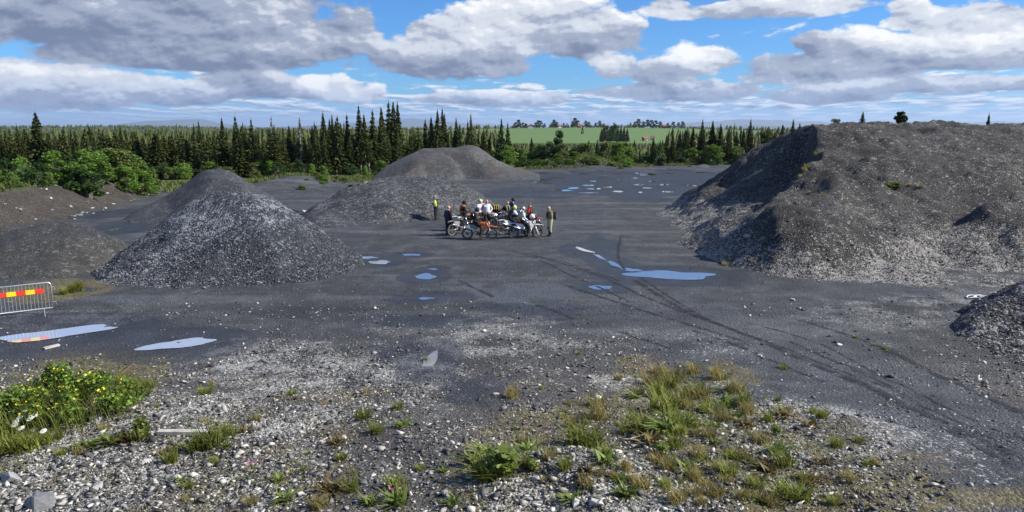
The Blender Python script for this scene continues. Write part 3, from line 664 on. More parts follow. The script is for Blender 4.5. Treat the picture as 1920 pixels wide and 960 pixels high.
def leafy_proto(name, seed, h, w, mat, bark, n=2600, size=0.2, stems=1, base=0.25, clumps=16):
    g = np.random.default_rng(seed); root = empty(name)
    bm = bmesh.new()
    for s in range(stems):
        a = g.uniform(0, 6.28); rr = 0 if stems == 1 else g.uniform(0.05, 0.3) * w
        x, y = math.cos(a) * rr, math.sin(a) * rr
        tube(bm, [(x * 0.3, y * 0.3, -0.2), (x * 0.7, y * 0.7, h * 0.35), (x * 1.2, y * 1.2, h * 0.8)], [h * 0.016, h * 0.011, h * 0.003], 6)
        for _ in range(4):
            a2 = g.uniform(0, 6.28); z = g.uniform(0.25, 0.6) * h
            tube(bm, [(x * 0.7, y * 0.7, z), (x + math.cos(a2) * w * 0.32, y + math.sin(a2) * w * 0.32, z + h * 0.2)], [h * 0.008, h * 0.002], 5)
    link('trunk', bm_mesh(bm, 'trunk'), bark, root)
    Cs = []
    for k in range(clumps):
        f = g.uniform(base, 0.95); rad = w * 0.5 * math.sin(min(1, (1 - f) * 1.5 + 0.12) * math.pi / 2) * g.uniform(0.35, 1.0)
        a = g.uniform(0, 6.28); c_ = np.array([math.cos(a) * rad, math.sin(a) * rad, f * h]); sz = w * g.uniform(0.13, 0.24)
        m = n // clumps; d = rand_dirs(m, g) * (g.uniform(0.25, 1, (m, 1)) ** 0.5) * sz * np.array([1.1, 1.1, 0.8])
        Cs.append(c_ + d)
    C = np.concatenate(Cs); C = C[C[:, 2] > 0.05]
    V, F = leaf_cloud(C, size, g)
    link('crown', mesh_np('crown', V, F), mat, root)
    return root
class Proto:
    """first use takes the prototype itself, later uses copy it with its parts"""
    def __init__(s, root): s.root = root; s.used = False
    def place(s, loc, sc, rz, label, cat, group, name=None, sxy=1.0):
        o = dup(s.root) if s.used else s.root
        s.used = True
        o.location = loc; o.scale = (sc * sxy, sc * sxy, sc); o.rotation_euler = (0, 0, rz); tag(o, label, cat, group)
        return o
random.seed(3)
SPR = [Proto(spruce_proto(100 + k, *a)) for k, a in enumerate([
    (1.15, 1.6, 0.10, M_SPRUCE, M_BARK), (0.95, 2.6, 0.22, M_SPRUCE, M_BARK), (1.25, 0.8, 0.08, M_SPRUCE2, M_BARK), (0.85, 4.2, 0.30, M_SPRUCE, M_BARK2), (1.0, 3.2, 0.25, M_SPRUCE2, M_BARK2), (1.1, 2.0, 0.15, M_SPRUCE, M_BARK)])]
SPR_DEAD = Proto(spruce_proto(150, 0.55, 3.0, 0.72, M_GREYTWIG, M_BARK2))
PINE = Proto(leafy_proto('pine_tree', 160, 5.0, 2.6, M_SPRUCE, M_BARK, n=2200, size=0.30, base=0.25, clumps=24))
BIRCH = [Proto(leafy_proto('birch_tree', 170 + k, 5.0, 3.2, m_, M_BARK2, n=2600, size=0.20, base=0.15, clumps=20)) for k, m_ in enumerate([M_BIRCH, M_DARKLEAF, M_OLIVE])]
SHRUB = [Proto(leafy_proto('birch_shrub', 180 + k, 3.0, 2.6, m_, M_BARK, n=2600, size=0.15, stems=5, base=0.08, clumps=22)) for k, m_ in enumerate([M_BIRCH, M_BIRCH, M_OLIVE, M_DARKLEAF])]
def look(pr):
    k = SPR.index(pr) if pr in SPR else 0
    return ('dark full spruce', 'dark narrow spruce', 'yellowish green full spruce', 'spruce with a bare pale trunk', 'open olive green spruce', 'dark medium spruce')[k]
def where(u):
    for lim, w_ in ((100, 'behind the shrubs at the end of the bank'), (200, 'behind the tallest shrubs on the bank'), (335, 'behind the last shrubs on the bank'), (440, 'behind the smooth gravel cone'), (560, 'behind the pointed crushed rock pile'), (690, 'behind the grassy berm'), (800, 'at the side of the flat topped pile'), (925, 'behind the flat topped pile'),
                   (1000, 'beyond the flat topped pile, where the meadow begins'), (1130, 'below the green meadow'), (1260, 'below the orange roofed houses'), (1345, 'beyond the puddles at the yard end'), (1420, 'beyond the tiny heap at the yard edge')):
        if u < lim: return w_
    return 'beside the dark crest of the shale heap'
def tree_at(pr, u, vtop, y, label, cat, group, sxy=1.0, proto_h=10.0, dz=0.0):
    if label is None: label = look(pr) + ' ' + where(u); group = 'spruces ' + where(u)
    p = P(u, vtop, y); gz = ground_z(p.x, y) + dz; sc = max(0.12, (p.z - gz) / proto_h)
    return pr.place((p.x, y, gz - 0.05), sc, random.uniform(0, 6.28), label, cat, group, sxy=sxy)
def edge(u):      # depth of the forest edge along a column of the picture
    return float(np.interp(u, [-200, 330, 420, 500, 600, 700, 800, 880, 960, 1100, 1250, 1400, 1600], [96, 98, 98, 98, 101, 104, 116, 122, 128, 132, 133, 135, 137]))
G_SP = 'spruces of the forest edge'
# tall spruces whose tops stand out, then the ranks between and behind them
TALL = [(65, 208), (30, 232), (118, 236), (160, 240), (415, 220), (440, 215), (470, 221), (505, 238), (530, 236), (562, 226), (585, 236), (605, 209), (622, 214), (632, 216), (650, 213), (672, 196), (682, 213), (698, 205), (714, 199), (728, 189), (737, 188), (745, 191), (715, 203),
        (797, 222), (808, 218), (820, 205), (829, 203), (833, 212), (855, 220), (862, 232), (877, 226), (940, 221), (952, 229)]
for u, v in TALL:
    tall = 'tall spruce above its neighbours ' + where(u)
    big_one = u == 65
    tree_at(SPR[(u * 7) % 6], u, v, edge(u) + random.uniform(1.0, 5), 'lone broad spruce standing far above the trees behind the green shrubs' if big_one else tall, 'spruce', None if big_one else 'tall spruces ' + where(u), sxy=random.uniform(0.85, 1.15) * (1.5 if big_one else 1.0))
for u, v in [(508, 219), (561, 219), (1551, 226)][:2]:
    tree_at(SPR_DEAD, u, v, edge(u) + 2.5, 'bare grey dead spruce among the green spruces', 'dead spruce', 'dead spruces in the forest edge')
lab_l = 'dark spruce standing behind the green shrubs on the bank'
lab_c = 'dark spruce in the forest edge behind the gravel piles'
for k in range(62):
    u = -70 + 410 * (k + random.random()) / 62; y = edge(u) + random.uniform(0, 24)
    tree_at(random.choice(SPR), u, random.gauss(249, 8), y, None, 'spruce', None, sxy=random.uniform(0.8, 1.8))
for k in range(112):
    u = 335 + 585 * (k + random.random()) / 112; y = edge(u) + random.uniform(0.5, 16)
    tree_at(random.choice(SPR), u, random.gauss(248 + (6 if u > 750 else 0), 13), y, None, 'spruce', None, sxy=random.uniform(0.7, 1.7))
lab_r = 'dark spruce beyond the far edge of the yard'
for u, v in [(1300, 236), (1318, 223), (1337, 225), (1352, 231), (1368, 238), (1318, 232), (1285, 242), (1275, 246), (1262, 250), (1250, 252), (1408, 222), (1395, 240), (1440, 238), (1468, 232), (1488, 222), (1500, 230), (1382, 243), (1226, 258), (1238, 262), (1245, 268), (1340, 245), (1290, 250)]:
    tree_at(SPR[(u * 3) % 6], u, v, edge(u) + random.uniform(1, 9), None, 'spruce', None, sxy=random.uniform(1.0, 1.45))
for k in range(34):
    u = random.uniform(900, 1500); tree_at(random.choice(SPR), u, random.uniform(255, 285) if u < 1240 else random.uniform(245, 262), edge(u) + random.uniform(6, 30), None, 'spruce', None, sxy=random.uniform(1.1, 1.7))
# leafy trees and shrubs
g_sh = 'green shrubs on the cut bank'
for (u, v, y) in [(8, 300, 58), (40, 296, 62), (20, 322, 56), (75, 305, 60), (62, 318, 57), (100, 285, 66), (125, 290, 64), (112, 300, 62), (150, 283, 68), (165, 286, 66), (180, 284, 68), (200, 280, 70), (215, 279, 70), (228, 288, 70), (245, 292, 71), (258, 296, 72), (268, 305, 73), (140, 306, 62), (190, 302, 66), (232, 308, 68), (90, 320, 58), (-25, 300, 56), (30, 335, 54.5), (160, 316, 61), (262, 318, 70)]:
    k = random.choice((0, 1, 0, 1, 2, 3))
    tree_at(SHRUB[k], u, v + random.uniform(-3, 3), y, ('bushy green birch shrub', 'bushy green birch shrub', 'olive yellow willow shrub', 'dark green alder shrub')[k] + (' at the near end of the bank top' if u < 90 else ' in the middle of the bank top' if u < 185 else ' at the forest end of the bank top'), 'shrub', 'shrubs on the cut bank', sxy=random.uniform(1.0, 1.35), proto_h=3.0)
for k in range(46):
    u = random.uniform(300, 840); y = edge(u) - random.uniform(-3, 4)
    gz = ground_z(P(u, 300, y).x, y); p = P(u, 300, y)
    k = random.randrange(4)
    SHRUB[k].place((p.x, y, gz), random.uniform(0.25, 0.75), random.uniform(0, 6.28), ('low green', 'low green', 'low olive', 'low dark green')[k] + ' sapling ' + where(u), 'sapling', 'saplings ' + where(u), sxy=random.uniform(0.9, 1.4))
tree_at(BIRCH[1], 1048, 246, 131, 'round dark green broadleaf tree in front of the meadow', 'tree', None, proto_h=5.0, sxy=0.62)
tree_at(BIRCH[0], 1160, 266, 129, 'bright green birch tree at the far edge of the yard', 'birch', None, proto_h=5.0, sxy=1.0)
tree_at(BIRCH[2], 1440, 245, 150, 'olive green willow tree showing above the shale heap', 'willow', None, proto_h=5.0, sxy=1.1)
for k in range(64):
    u = random.uniform(893, 1400); y = edge(u) + random.uniform(-4, 14) - (6 if u > 1150 else 0) * 0
    k = random.randrange(4)
    tree_at(SHRUB[k], u, random.uniform(266, 294), y, ('green leafy bush ', 'green leafy bush ', 'olive leafy bush ', 'dark green bush ')[k] + where(u), 'bush', 'bushes ' + where(u), proto_h=3.0, sxy=random.uniform(0.8, 1.3))
for k in range(40):
    u = random.uniform(970, 1175); y = random.uniform(119, 127); p = P(u, 300, y)
    if u > 1120: y -= 1
    SHRUB[k % 4].place((p.x, y, float(H(p.x, y)) - 0.1), random.uniform(0.14, 0.34), random.uniform(0, 6), 'low shrub on the grassy mound at the yard edge', 'shrub', 'low shrubs on the grassy mound', sxy=2.0)
for k in range(22):
    u = random.uniform(555, 695); y = random.uniform(76, 92); p = P(u, 340, y)
    SHRUB[(0, 2)[k % 2]].place((p.x, y, ground_z(p.x, y) - 0.1), random.uniform(0.10, 0.22), random.uniform(0, 6), 'low bright shrub on the berm beside the dark mound', 'shrub', 'low shrubs on the berm', sxy=2.0)
# trees standing on or behind the shale heap
tree_at(SPR[2], 1618, 215, 61, 'small dark spruce peeking over the top of the shale heap', 'spruce', None, dz=-0.2, sxy=1.9)
tree_at(PINE, 1690, 208, 61, 'small pine on the crest of the shale heap', 'pine', None, proto_h=5.0, dz=-0.2, sxy=1.25)
tree_at(SHRUB[2], 1567, 222, 59, 'small pale birch on top of the shale heap', 'birch', None, proto_h=3.0, dz=-0.1, sxy=1.3)
tree_at(SPR[1], 1855, 212, 120, 'thin spruce far behind the shale heap', 'spruce', None)

# ------------------------------------------------------------------ the wood behind: too many to tell apart
def wood(name, pts, seed, mat, tiers=6, sides=6):
    """pts: x, y, z, height, radius"""
    g = np.random.default_rng(seed); pts = np.array(pts); n = len(pts); Vs = []; Fs = []; off = 0
    base = pts[:, None, :3]
    for k in range(tiers):
        f0 = 0.06 + 0.90 * k / tiers; f1 = min(1.0, f0 + 1.55 / tiers)
        ang = np.arange(sides) * 2 * math.pi / sides + g.uniform(0, 6.28, (n, 1))
        rr = pts[:, 4:5] * (1 - f0) * 1.15 * g.uniform(0.5, 1.35, (n, sides))
        ring = np.stack([np.cos(ang) * rr, np.sin(ang) * rr, pts[:, 3:4] * (f0 - 0.03 * g.uniform(0, 1.5, (n, sides)))], -1)
        apex = np.stack([np.zeros(n), np.zeros(n), pts[:, 3] * f1], -1)[:, None, :]
        V = np.concatenate([ring, apex], 1) + base
        idx = off + np.arange(n)[:, None, None] * (sides + 1)
        tri = np.array([[s, (s + 1) % sides, sides] for s in range(sides)])
        Vs.append(V.reshape(-1, 3)); Fs.append((idx + tri[None]).reshape(-1, 3)); off += n * (sides + 1)
    o = link(name, mesh_np(name, np.concatenate(Vs), np.concatenate(Fs)), mat); o['kind'] = 'stuff'
    return o
g = np.random.default_rng(5); pts = []
yy = 118 + 190 * g.random(2300) ** 1.4; rr_ = g.uniform(-0.85, 0.95, 2300); zz_ = H(rr_ * yy, yy)
for y, r_, z in zip(yy, rr_, zz_):
    x = r_ * y; u = 960 + 1386 * r_
    if y < edge(u) + 8: continue
    h = g.uniform(6.5, 9.5) * (0.8 + 0.5 * g.random())
    if 940 < u < 1250: h = min(h, CAM_Z - y * 0.0195 * g.uniform(0.9, 1.35) - z)
    elif u < 340: h = min(h, CAM_Z - 1.0 + g.normal() * 0.9 - z)
    else: h = min(h, CAM_Z - 1.3 + g.normal() * 1.2 - z)
    if h < 1.2: continue
    pts.append((x, y, z - 0.1, h, h * g.uniform(0.14, 0.24)))
wood('forest', pts, 1, M_SPRUCE)
pts = []
yy = 300 + 2900 * g.random(9000) ** 1.2; rr_ = g.uniform(-0.9, 1.0, 9000); xx_ = rr_ * yy; zz_ = H(xx_, yy)
mm_ = np.exp(-((xx_ - 170) / 330.0) ** 4) * sst(yy, 690, 780) * (1 - sst(yy, 1570, 1690))
for x, y, r_, z, m_ in zip(xx_, yy, rr_, zz_, mm_):
    if m_ > 0.12: continue
    u = 960 + 1386 * r_; h = min(g.uniform(6, 13), CAM_Z + 1.0 - y * 0.0012 * g.random() - z if y < 1500 else 14)
    if 940 < u < 1250 and y < 800: h = min(h, CAM_Z - y * 0.0185 - z)
    if h < 2: continue
    pts.append((x, y, z - 0.2, h, h * g.uniform(0.2, 0.35) * (1 + y / 2500)))
wood('distant_forest', pts, 2, M_SPRUCE, 4, 5)
# ------------------------------------------------------------------ farm ridge, mast, mountains
M_RED = paint('falu red boards', (0.18, 0.045, 0.030), 0.8); M_WHITE = paint('white boards', (0.75, 0.74, 0.70), 0.7, var=0.05)
M_TILE = paint('orange roof tiles', (0.26, 0.095, 0.05), 0.8, var=0.3); M_GREYROOF = paint('grey sheet roof', (0.16, 0.16, 0.17), 0.6)
M_GLASS = paint('dark window glass', (0.03, 0.035, 0.045), 0.1)
M_STEEL = paint('galvanised steel', (0.52, 0.54, 0.56), 0.42, 0.75, var=0.12)
def house(u, v, y, wd_, dp, ht, rot, wall, roof, label, cat):
    p = P(u, v, y); z = float(H(p.x, y)); wd_, dp, ht = wd_ * .8, dp * .8, ht * .8
    e = empty('farm_house', (p.x, y, z - 0.2), rot, label, cat)
    bm = bmesh.new(); box(bm, (0, 0, ht / 2), (wd_, dp, ht))
    a = bm.verts.new((-wd_ / 2, -dp / 2 + .01, ht)); b = bm.verts.new((-wd_ / 2, dp / 2 - .01, ht)); c_ = bm.verts.new((-wd_ / 2, 0, ht + dp * 0.40)); bm.faces.new((a, b, c_))
    a = bm.verts.new((wd_ / 2, -dp / 2 + .01, ht)); b = bm.verts.new((wd_ / 2, dp / 2 - .01, ht)); c_ = bm.verts.new((wd_ / 2, 0, ht + dp * 0.40)); bm.faces.new((b, a, c_))
    link('wall', bm_mesh(bm, 'wall'), wall, e)
    bm = bmesh.new()
    sl = math.atan2(dp * 0.40, dp / 2); L = math.hypot(dp / 2, dp * 0.40) + 0.5
    for s in (-1, 1):
        box(bm, (0, s * (dp / 4 + 0.1), ht + dp * 0.20 + 0.02), (wd_ + 0.8, L, 0.2), Matrix.Rotation(-s * sl, 3, 'X'))
    rf = link('roof', bm_mesh(bm, 'roof'), roof, e)
    bm = bmesh.new(); box(bm, (wd_ * 0.2, 0.4, ht + dp * 0.42), (0.8, 0.8, 1.6)); link('chimney', bm_mesh(bm, 'chimney'), M_TILE, rf)
    for k in range(3):
        bm = bmesh.new(); box(bm, (0, 0, 0), (1.2, 0.12, 1.4)); o = link('window', bm_mesh(bm, 'window'), M_GLASS, e); o.location = (-wd_ * 0.32 + k * wd_ * 0.32, -dp / 2 - 0.02, ht * 0.58)
        bm = bmesh.new()
        for q_ in ((0, 0, .76, 1.5, .12), (0, 0, -.76, 1.5, .12)): box(bm, (q_[0], -0.04, q_[2]), (q_[3], 0.1, q_[4]))
        for s in (-1, 1): box(bm, (s * .68, -0.04, 0), (.14, .1, 1.4))
        link('frame', bm_mesh(bm, 'frame'), M_WHITE, o)
    bm = bmesh.new(); box(bm, (wd_ * 0.16, -dp / 2 - 0.03, 1.1), (1.1, 0.1, 2.1)); link('door', bm_mesh(bm, 'door'), M_WHITE, e)
house(1088, 240, 1480, 13, 9, 5.0, 0.1, M_RED, M_TILE, 'red farmhouse with an orange tiled roof on the meadow ridge', 'house')
house(1062, 240, 1500, 11, 8, 4.5, -0.3, M_RED, M_GREYROOF, 'dark red barn with a grey roof beside the mast', 'barn')
house(1048, 240, 1510, 9, 7, 4.0, 0.5, M_WHITE, M_RED, 'small white farmhouse with a red roof beside the barn', 'house')
house(995, 241, 1500, 12, 8, 5.0, 0.2, M_WHITE, M_RED, 'white farmhouse among dark trees at the end of the meadow', 'house')
house(1138, 241, 1520, 10, 7, 3.6, 0.0, M_RED, M_GREYROOF, 'low grey roofed shed behind the dark grove', 'shed')
house(1210, 257, 900, 8, 6, 4.0, 0.4, M_RED, M_TILE, 'orange roofed house between the spruces below the ridge', 'house')
house(1224, 257, 910, 7, 6, 4.2, -0.2, M_WHITE, M_TILE, 'white house with an orange roof beside the spruces', 'house')
house(1247, 240, 1500, 14, 9, 5.0, 0.0, M_RED, M_TILE, 'long red farm building at the ridge wood', 'barn')
house(924, 240, 700, 8, 6, 4.0, 0.3, M_WHITE, M_GREYROOF, 'white house half hidden by the spruces', 'house')
for (u, y, hh) in [(965, 1500, 12), (972, 1490, 16), (980, 1500, 13), (985, 1510, 11), (1004, 1500, 12), (1009, 1490, 15), (1014, 1500, 14), (1021, 1505, 10), (1039, 1505, 15), (1044, 1500, 12), (1057, 1520, 9), (1073, 1500, 12), (1078, 1490, 18), (1083, 1500, 14), (1098, 1510, 13), (1104, 1510, 12), (1117, 1510, 9), (1124, 1500, 13), (1132, 1510, 9), (1152, 1500, 10), (1190, 1490, 14), (1197, 1480, 18), (1206, 1490, 13), (1214, 1480, 15), (1222, 1490, 15), (1230, 1480, 14), (1238, 1490, 15), (1252, 1490, 11), (1262, 1490, 12), (1272, 1480, 14), (1280, 1500, 13)]:
    p = P(u, 240, y)
    BIRCH[1].place((p.x, y, float(H(p.x, y)) - 0.3), hh / 5.0 * random.uniform(0.85, 1.1), random.uniform(0, 6), 'dark round tree beside the farms on the meadow ridge', 'tree', 'farm trees on the ridge', sxy=1.1)
p = P(1092, 255, 1100); BIRCH[1].place((p.x, 1100, float(H(p.x, 1100)) - 0.3), 2.0, 1.0, 'single tree standing in the green meadow', 'tree', None, sxy=0.62)
for (u, hh) in [(1128, 16), (1133, 18), (1138, 21), (1143, 20), (1148, 22), (1153, 24), (1158, 22), (1164, 21), (1170, 20), (1176, 17)]:
    y = 760 + (u * 7) % 30; p = P(u, 250, y); z = float(H(p.x, y)); top = P(u, 252 - hh * 0.75, y).z; kd = u % 3
    pr, ph_, sx = ((SPR[0], 10.0, 1.7), (BIRCH[1], 5.0, 0.6), (PINE, 5.0, 0.75))[kd]
    pr.place((p.x, y, z - 0.3), (top - z) / ph_, u, ('dark conifer', 'dark broadleaf tree', 'grey green pine')[kd] + ' in the grove beside the meadow', ('conifer', 'tree', 'pine')[kd], 'grove beside the meadow', sxy=sx)
# radio mast
p = P(1070, 238, 1530); z0 = float(H(p.x, 1530)); mast = empty('radio_mast', (p.x, 1530, z0), 0, 'thin lattice radio mast above the barn on the ridge', 'mast')
bm = bmesh.new(); hm = P(1070, 208, 1530).z - z0
for k in range(3):
    a = k * 2.094; tube(bm, [(math.cos(a) * 0.55, math.sin(a) * 0.55, 0), (math.cos(a) * 0.4, math.sin(a) * 0.4, hm)], 0.13, 5)
for k in range(24):
    z = hm * k / 24
    for j in range(3):
        a, b = j * 2.094, (j + 1) * 2.094
        tube(bm, [(math.cos(a) * .5, math.sin(a) * .5, z), (math.cos(b) * .5, math.sin(b) * .5, z + hm / 24)], 0.05, 4)
link('lattice', bm_mesh(bm, 'lattice'), M_STEEL, mast)
bm = bmesh.new(); tube(bm, [(0, 0, hm), (0, 0, hm + 2.5)], 0.08, 5); link('antenna', bm_mesh(bm, 'antenna'), M_STEEL, mast)
# mountains on the horizon
M_MTN = paint('far mountain heath', (0.07, 0.09, 0.09), 0.9)
def ridge(y, seed, base, amp, dens):
    xs = np.linspace(-0.95 * y, 1.05 * y, 420); prof = base + amp * np.clip(fbm(xs / y * 7, xs * 0 + seed, seed, 5) + 0.25, 0, None)
    V = []; 
    for k, (f, dy) in enumerate([(0, -0.10), (0.35, -0.06), (0.75, -0.025), (1.0, 0.0), (0.4, 0.06), (0, 0.12)]):
        j = 1 + 0.25 * fbm(xs / y * 40, xs * 0 + k, seed + 7, 3) * (f < 1)
        V.append(np.stack([xs, np.full_like(xs, y * (1 + dy)), -30 + (prof + 30) * f * j], -1))
    V = np.concatenate(V); n = 420
    F = (np.arange(5)[:, None] * n + np.arange(n - 1)[None]).reshape(-1, 1) + np.array([[0, 1, n + 1, n]])
    o = link('mountains', mesh_np('mountains', V, F), M_MTN, smooth=True); o['kind'] = 'structure'
ridge(15000, 4, 10, 95, 1); ridge(27000, 8, 30, 330, 1)
# ------------------------------------------------------------------ puddles and wheel tracks
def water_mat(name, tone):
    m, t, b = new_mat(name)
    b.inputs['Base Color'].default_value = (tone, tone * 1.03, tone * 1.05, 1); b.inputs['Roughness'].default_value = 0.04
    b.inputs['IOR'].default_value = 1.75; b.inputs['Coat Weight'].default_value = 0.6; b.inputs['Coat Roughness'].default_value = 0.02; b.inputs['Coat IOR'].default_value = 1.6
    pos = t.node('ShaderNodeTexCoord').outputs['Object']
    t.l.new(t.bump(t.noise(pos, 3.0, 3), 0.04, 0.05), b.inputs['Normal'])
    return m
M_WATER = water_mat('clear rain water', 0.14); M_WATER_SKYPAINT = water_mat('water with painted sky reflection', 0.42)  # second water: pale sky reflection painted into the base colour, near left puddles
g = np.random.default_rng(31)
for k, (u, v, ru, rv, sl) in enumerate(PUD):
    bm = bmesh.new(); n = 44; ring = []
    ph = g.uniform(0, 6.28, 5); am = g.uniform(0.03, 0.12, 5)
    c_ = G(u, v); base = float(H(c_.x, c_.y)) if v > 590 else 0.0
    for i in range(n):
        a = 2 * math.pi * i / n; r = 0.86 + sum(am[j] * math.sin((j + 1) * a + ph[j]) for j in range(5)) + g.normal() * 0.022
        du = ru * math.cos(a) * r; p = GH(u + du, v + rv * math.sin(a) * r + sl * du) if v > 590 else G(u + du, v + rv * math.sin(a) * r + sl * du)
        ring.append(p)
    zt = max(float(H(p.x, p.y)) for p in ring + [c_]) * (1 if v > 590 else 0) + (0.006 if v > 590 else max(0.0, float(H(c_.x, c_.y))) + 0.012)
    if v > 590: zt = float(np.mean([float(H(p.x, p.y)) for p in ring])) + 0.02
    bm.faces.new([bm.verts.new((p.x, p.y, zt)) for p in ring][::-1])
    bmesh.ops.recalc_face_normals(bm, faces=bm.faces)
    for f in bm.faces:
        if f.normal.z < 0: f.normal_flip()
    o = link('puddle', bm_mesh(bm, 'puddle'), M_WATER_SKYPAINT if v > 600 and u < 500 else M_WATER); o['kind'] = 'structure'
def track_mat():
    m, t, b = new_mat('pressed wet wheel rut')
    pos = t.node('ShaderNodeTexCoord').outputs['Object']
    b.inputs['Base Color'].default_value = (0.016, 0.017, 0.020, 1); b.inputs['Roughness'].default_value = 0.8
    uvn = t.node('ShaderNodeAttribute', attribute_name='edge').outputs['Fac']
    n = t.noise(pos, 2.2, 5, 0.65); n2 = t.noise(pos, 14.0, 3, 0.6)
    a = t.m('MULTIPLY', t.m('MULTIPLY', t.ss(uvn, 0.0, 0.9), t.ss(n, 0.36, 0.58)), t.ss(n2, 0.3, 0.55))
    t.l.new(t.m('MULTIPLY', a, 0.85), b.inputs['Alpha'])
    return m
M_RUT = track_mat()
def ruts(pts, wdt):
    ps = [GH(*p) for p in pts]; L = []
    for i in range(len(ps) - 1):
        p0 = ps[max(i - 1, 0)]; p1 = ps[i]; p2 = ps[i + 1]; p3 = ps[min(i + 2, len(ps) - 1)]
        m = max(4, int((p2 - p1).length / 0.35))
        for k in range(m):
            s = k / m
            L.append(0.5 * ((2 * p1) + (p2 - p0) * s + (2 * p0 - 5 * p1 + 4 * p2 - p3) * s * s + (3 * p1 - p0 - 3 * p2 + p3) * s ** 3))
    V, E = [], []
    for i, p in enumerate(L):
        d = (L[min(i + 1, len(L) - 1)] - L[max(i - 1, 0)]); d.z = 0; d.normalize(); nrm = Vector((-d.y, d.x, 0))
        for s, e in ((-1, 0), (-0.4, 1), (0.4, 1), (1, 0)):
            q_ = p + nrm * s * wdt; V.append((q_.x, q_.y, 0.0)); E.append(e)
    V = np.array(V); V[:, 2] = H(V[:, 0], V[:, 1]) + 0.012
    n = len(L); F = (np.arange(n - 1)[:, None] * 4 + np.arange(3)[None]).reshape(-1, 1) + np.array([[0, 1, 5, 4]])
    me = mesh_np('tyre_track', V, F); a = me.attributes.new('edge', 'FLOAT', 'POINT'); a.data.foreach_set('value', np.array(E, np.float32))
    o = link('tyre_track', me, M_RUT); o['kind'] = 'structure'
for pts, wdt in [([(1190, 525), (1290, 585), (1430, 640), (1600, 712), (1760, 788), (1925, 862)], .16), ([(1000, 480), (1110, 512), (1210, 557), (1330, 602)], .12), ([(860, 525), (900, 545), (930, 560)], .12), ([(1005, 572), (1045, 585), (1085, 602)], .13),
                 ([(1160, 622), (1215, 640), (1275, 658)], .12), ([(1060, 535), (1160, 568), (1290, 608), (1400, 642)], .12), ([(1165, 440), (1159, 478), (1172, 508)], .10), ([(1300, 620), (1400, 655), (1560, 720)], .10), ([(1560, 700), (1700, 765), (1930, 890)], .10),
                 ([(1500, 600), (1650, 650), (1800, 720), (1930, 780)], .14), ([(960, 470), (1060, 492), (1170, 530)], .08), ([(900, 462), (985, 478), (1080, 520), (1190, 570)], .08), ([(1200, 520), (1330, 600), (1500, 665), (1700, 740)], .08), ([(1480, 640), (1600, 690), (1750, 770), (1925, 850)], .07),
                 ([(1420, 610), (1560, 655), (1720, 735), (1930, 830)], .07)]:
    ruts(pts, wdt)

# ------------------------------------------------------------------ stones
def rock_mesh(seed, npts=11, flat=0.65):
    g = np.random.default_rng(seed); bm = bmesh.new()
    for p in rand_dirs(npts, g) * g.uniform(0.8, 1.05, (npts, 1)): bm.verts.new((p[0], p[1] * g.uniform(0.7, 1.0), p[2] * flat))
    r = bmesh.ops.convex_hull(bm, input=bm.verts)
    bmesh.ops.delete(bm, geom=[v for v in bm.verts if not v.link_faces], context='VERTS')
    bmesh.ops.triangulate(bm, faces=bm.faces)
    return bm_mesh(bm, 'rock')
def stone_mat(name, a, b_, c_, isl):
    m, t, b = new_mat(name); pos = t.node('ShaderNodeTexCoord').outputs['Object']
    r = t.node('ShaderNodeNewGeometry').outputs['Random Per Island'] if isl else t.node('ShaderNodeObjectInfo').outputs['Random']
    rr = t.node('ShaderNodeValToRGB'); cr = rr.color_ramp; t.put(rr.inputs[0], r)
    cr.elements[0].color = (*a, 1); cr.elements[1].color = (*c_, 1); cr.elements[0].position = 0.0; cr.elements[1].position = 1.0
    e = cr.elements.new(0.6); e.color = (*b_, 1)
    cc = t.vm('SCALE', rr.outputs[0], scale=t.lin(t.noise(pos, 6.0 if not isl else 18.0, 4, 0.6), 0.3, 0.7, 0.72, 1.25)); t.l.new(cc, b.inputs['Base Color'])
    b.inputs['Roughness'].default_value = 0.8
    return m
M_STONE = stone_mat('crushed stone', (0.030, 0.030, 0.030), (0.13, 0.127, 0.12), (0.60, 0.57, 0.50), True)
M_STONE_DARK = stone_mat('dark crushed stone', (0.016, 0.018, 0.021), (0.070, 0.075, 0.083), (0.30, 0.31, 0.32), True)
M_ROCKS = stone_mat('loose rock', (0.16, 0.165, 0.17), (0.33, 0.33, 0.32), (0.55, 0.53, 0.49), False)
def scatter_stones(name, XY, S, mat, seed, shapes=7, zf=None):
    g = np.random.default_rng(seed); n = len(XY); Z = (zf or H)(XY[:, 0], XY[:, 1]); Vs = []; Fs = []; off = 0
    which = g.integers(0, shapes, n)
    for k in range(shapes):
        me = rock_mesh(400 + k, 8, 0.55); v = np.array([tuple(q_.co) for q_ in me.vertices]); f = np.array([tuple(p_.vertices) for p_ in me.polygons]); bpy.data.meshes.remove(me)
        I = np.where(which == k)[0]
        if not len(I): continue
        a = g.uniform(0, 6.28, len(I)); ca, sa = np.cos(a), np.sin(a); s = S[I][:, None]; ax = g.uniform(0.45, 1.1, (len(I), 1)); az_ = g.uniform(0.35, 0.95, (len(I), 1))
        tl = g.normal(size=(len(I), 1)) * 0.35
        x = v[None, :, 0] * s; y = v[None, :, 1] * s * ax; z = v[None, :, 2] * s * az_ + tl * x
        W = np.stack([x * ca[:, None] - y * sa[:, None] + XY[I, 0:1], x * sa[:, None] + y * ca[:, None] + XY[I, 1:2], z + Z[I][:, None] + 0.22 * s], -1)
        Fs.append((off + np.arange(len(I))[:, None, None] * len(v) + f[None]).reshape(-1, 3)); Vs.append(W.reshape(-1, 3)); off += len(I) * len(v)
    o = link(name, mesh_np(name, np.concatenate(Vs), np.concatenate(Fs)), mat); o['kind'] = 'stuff'
    return o
g = np.random.default_rng(77)
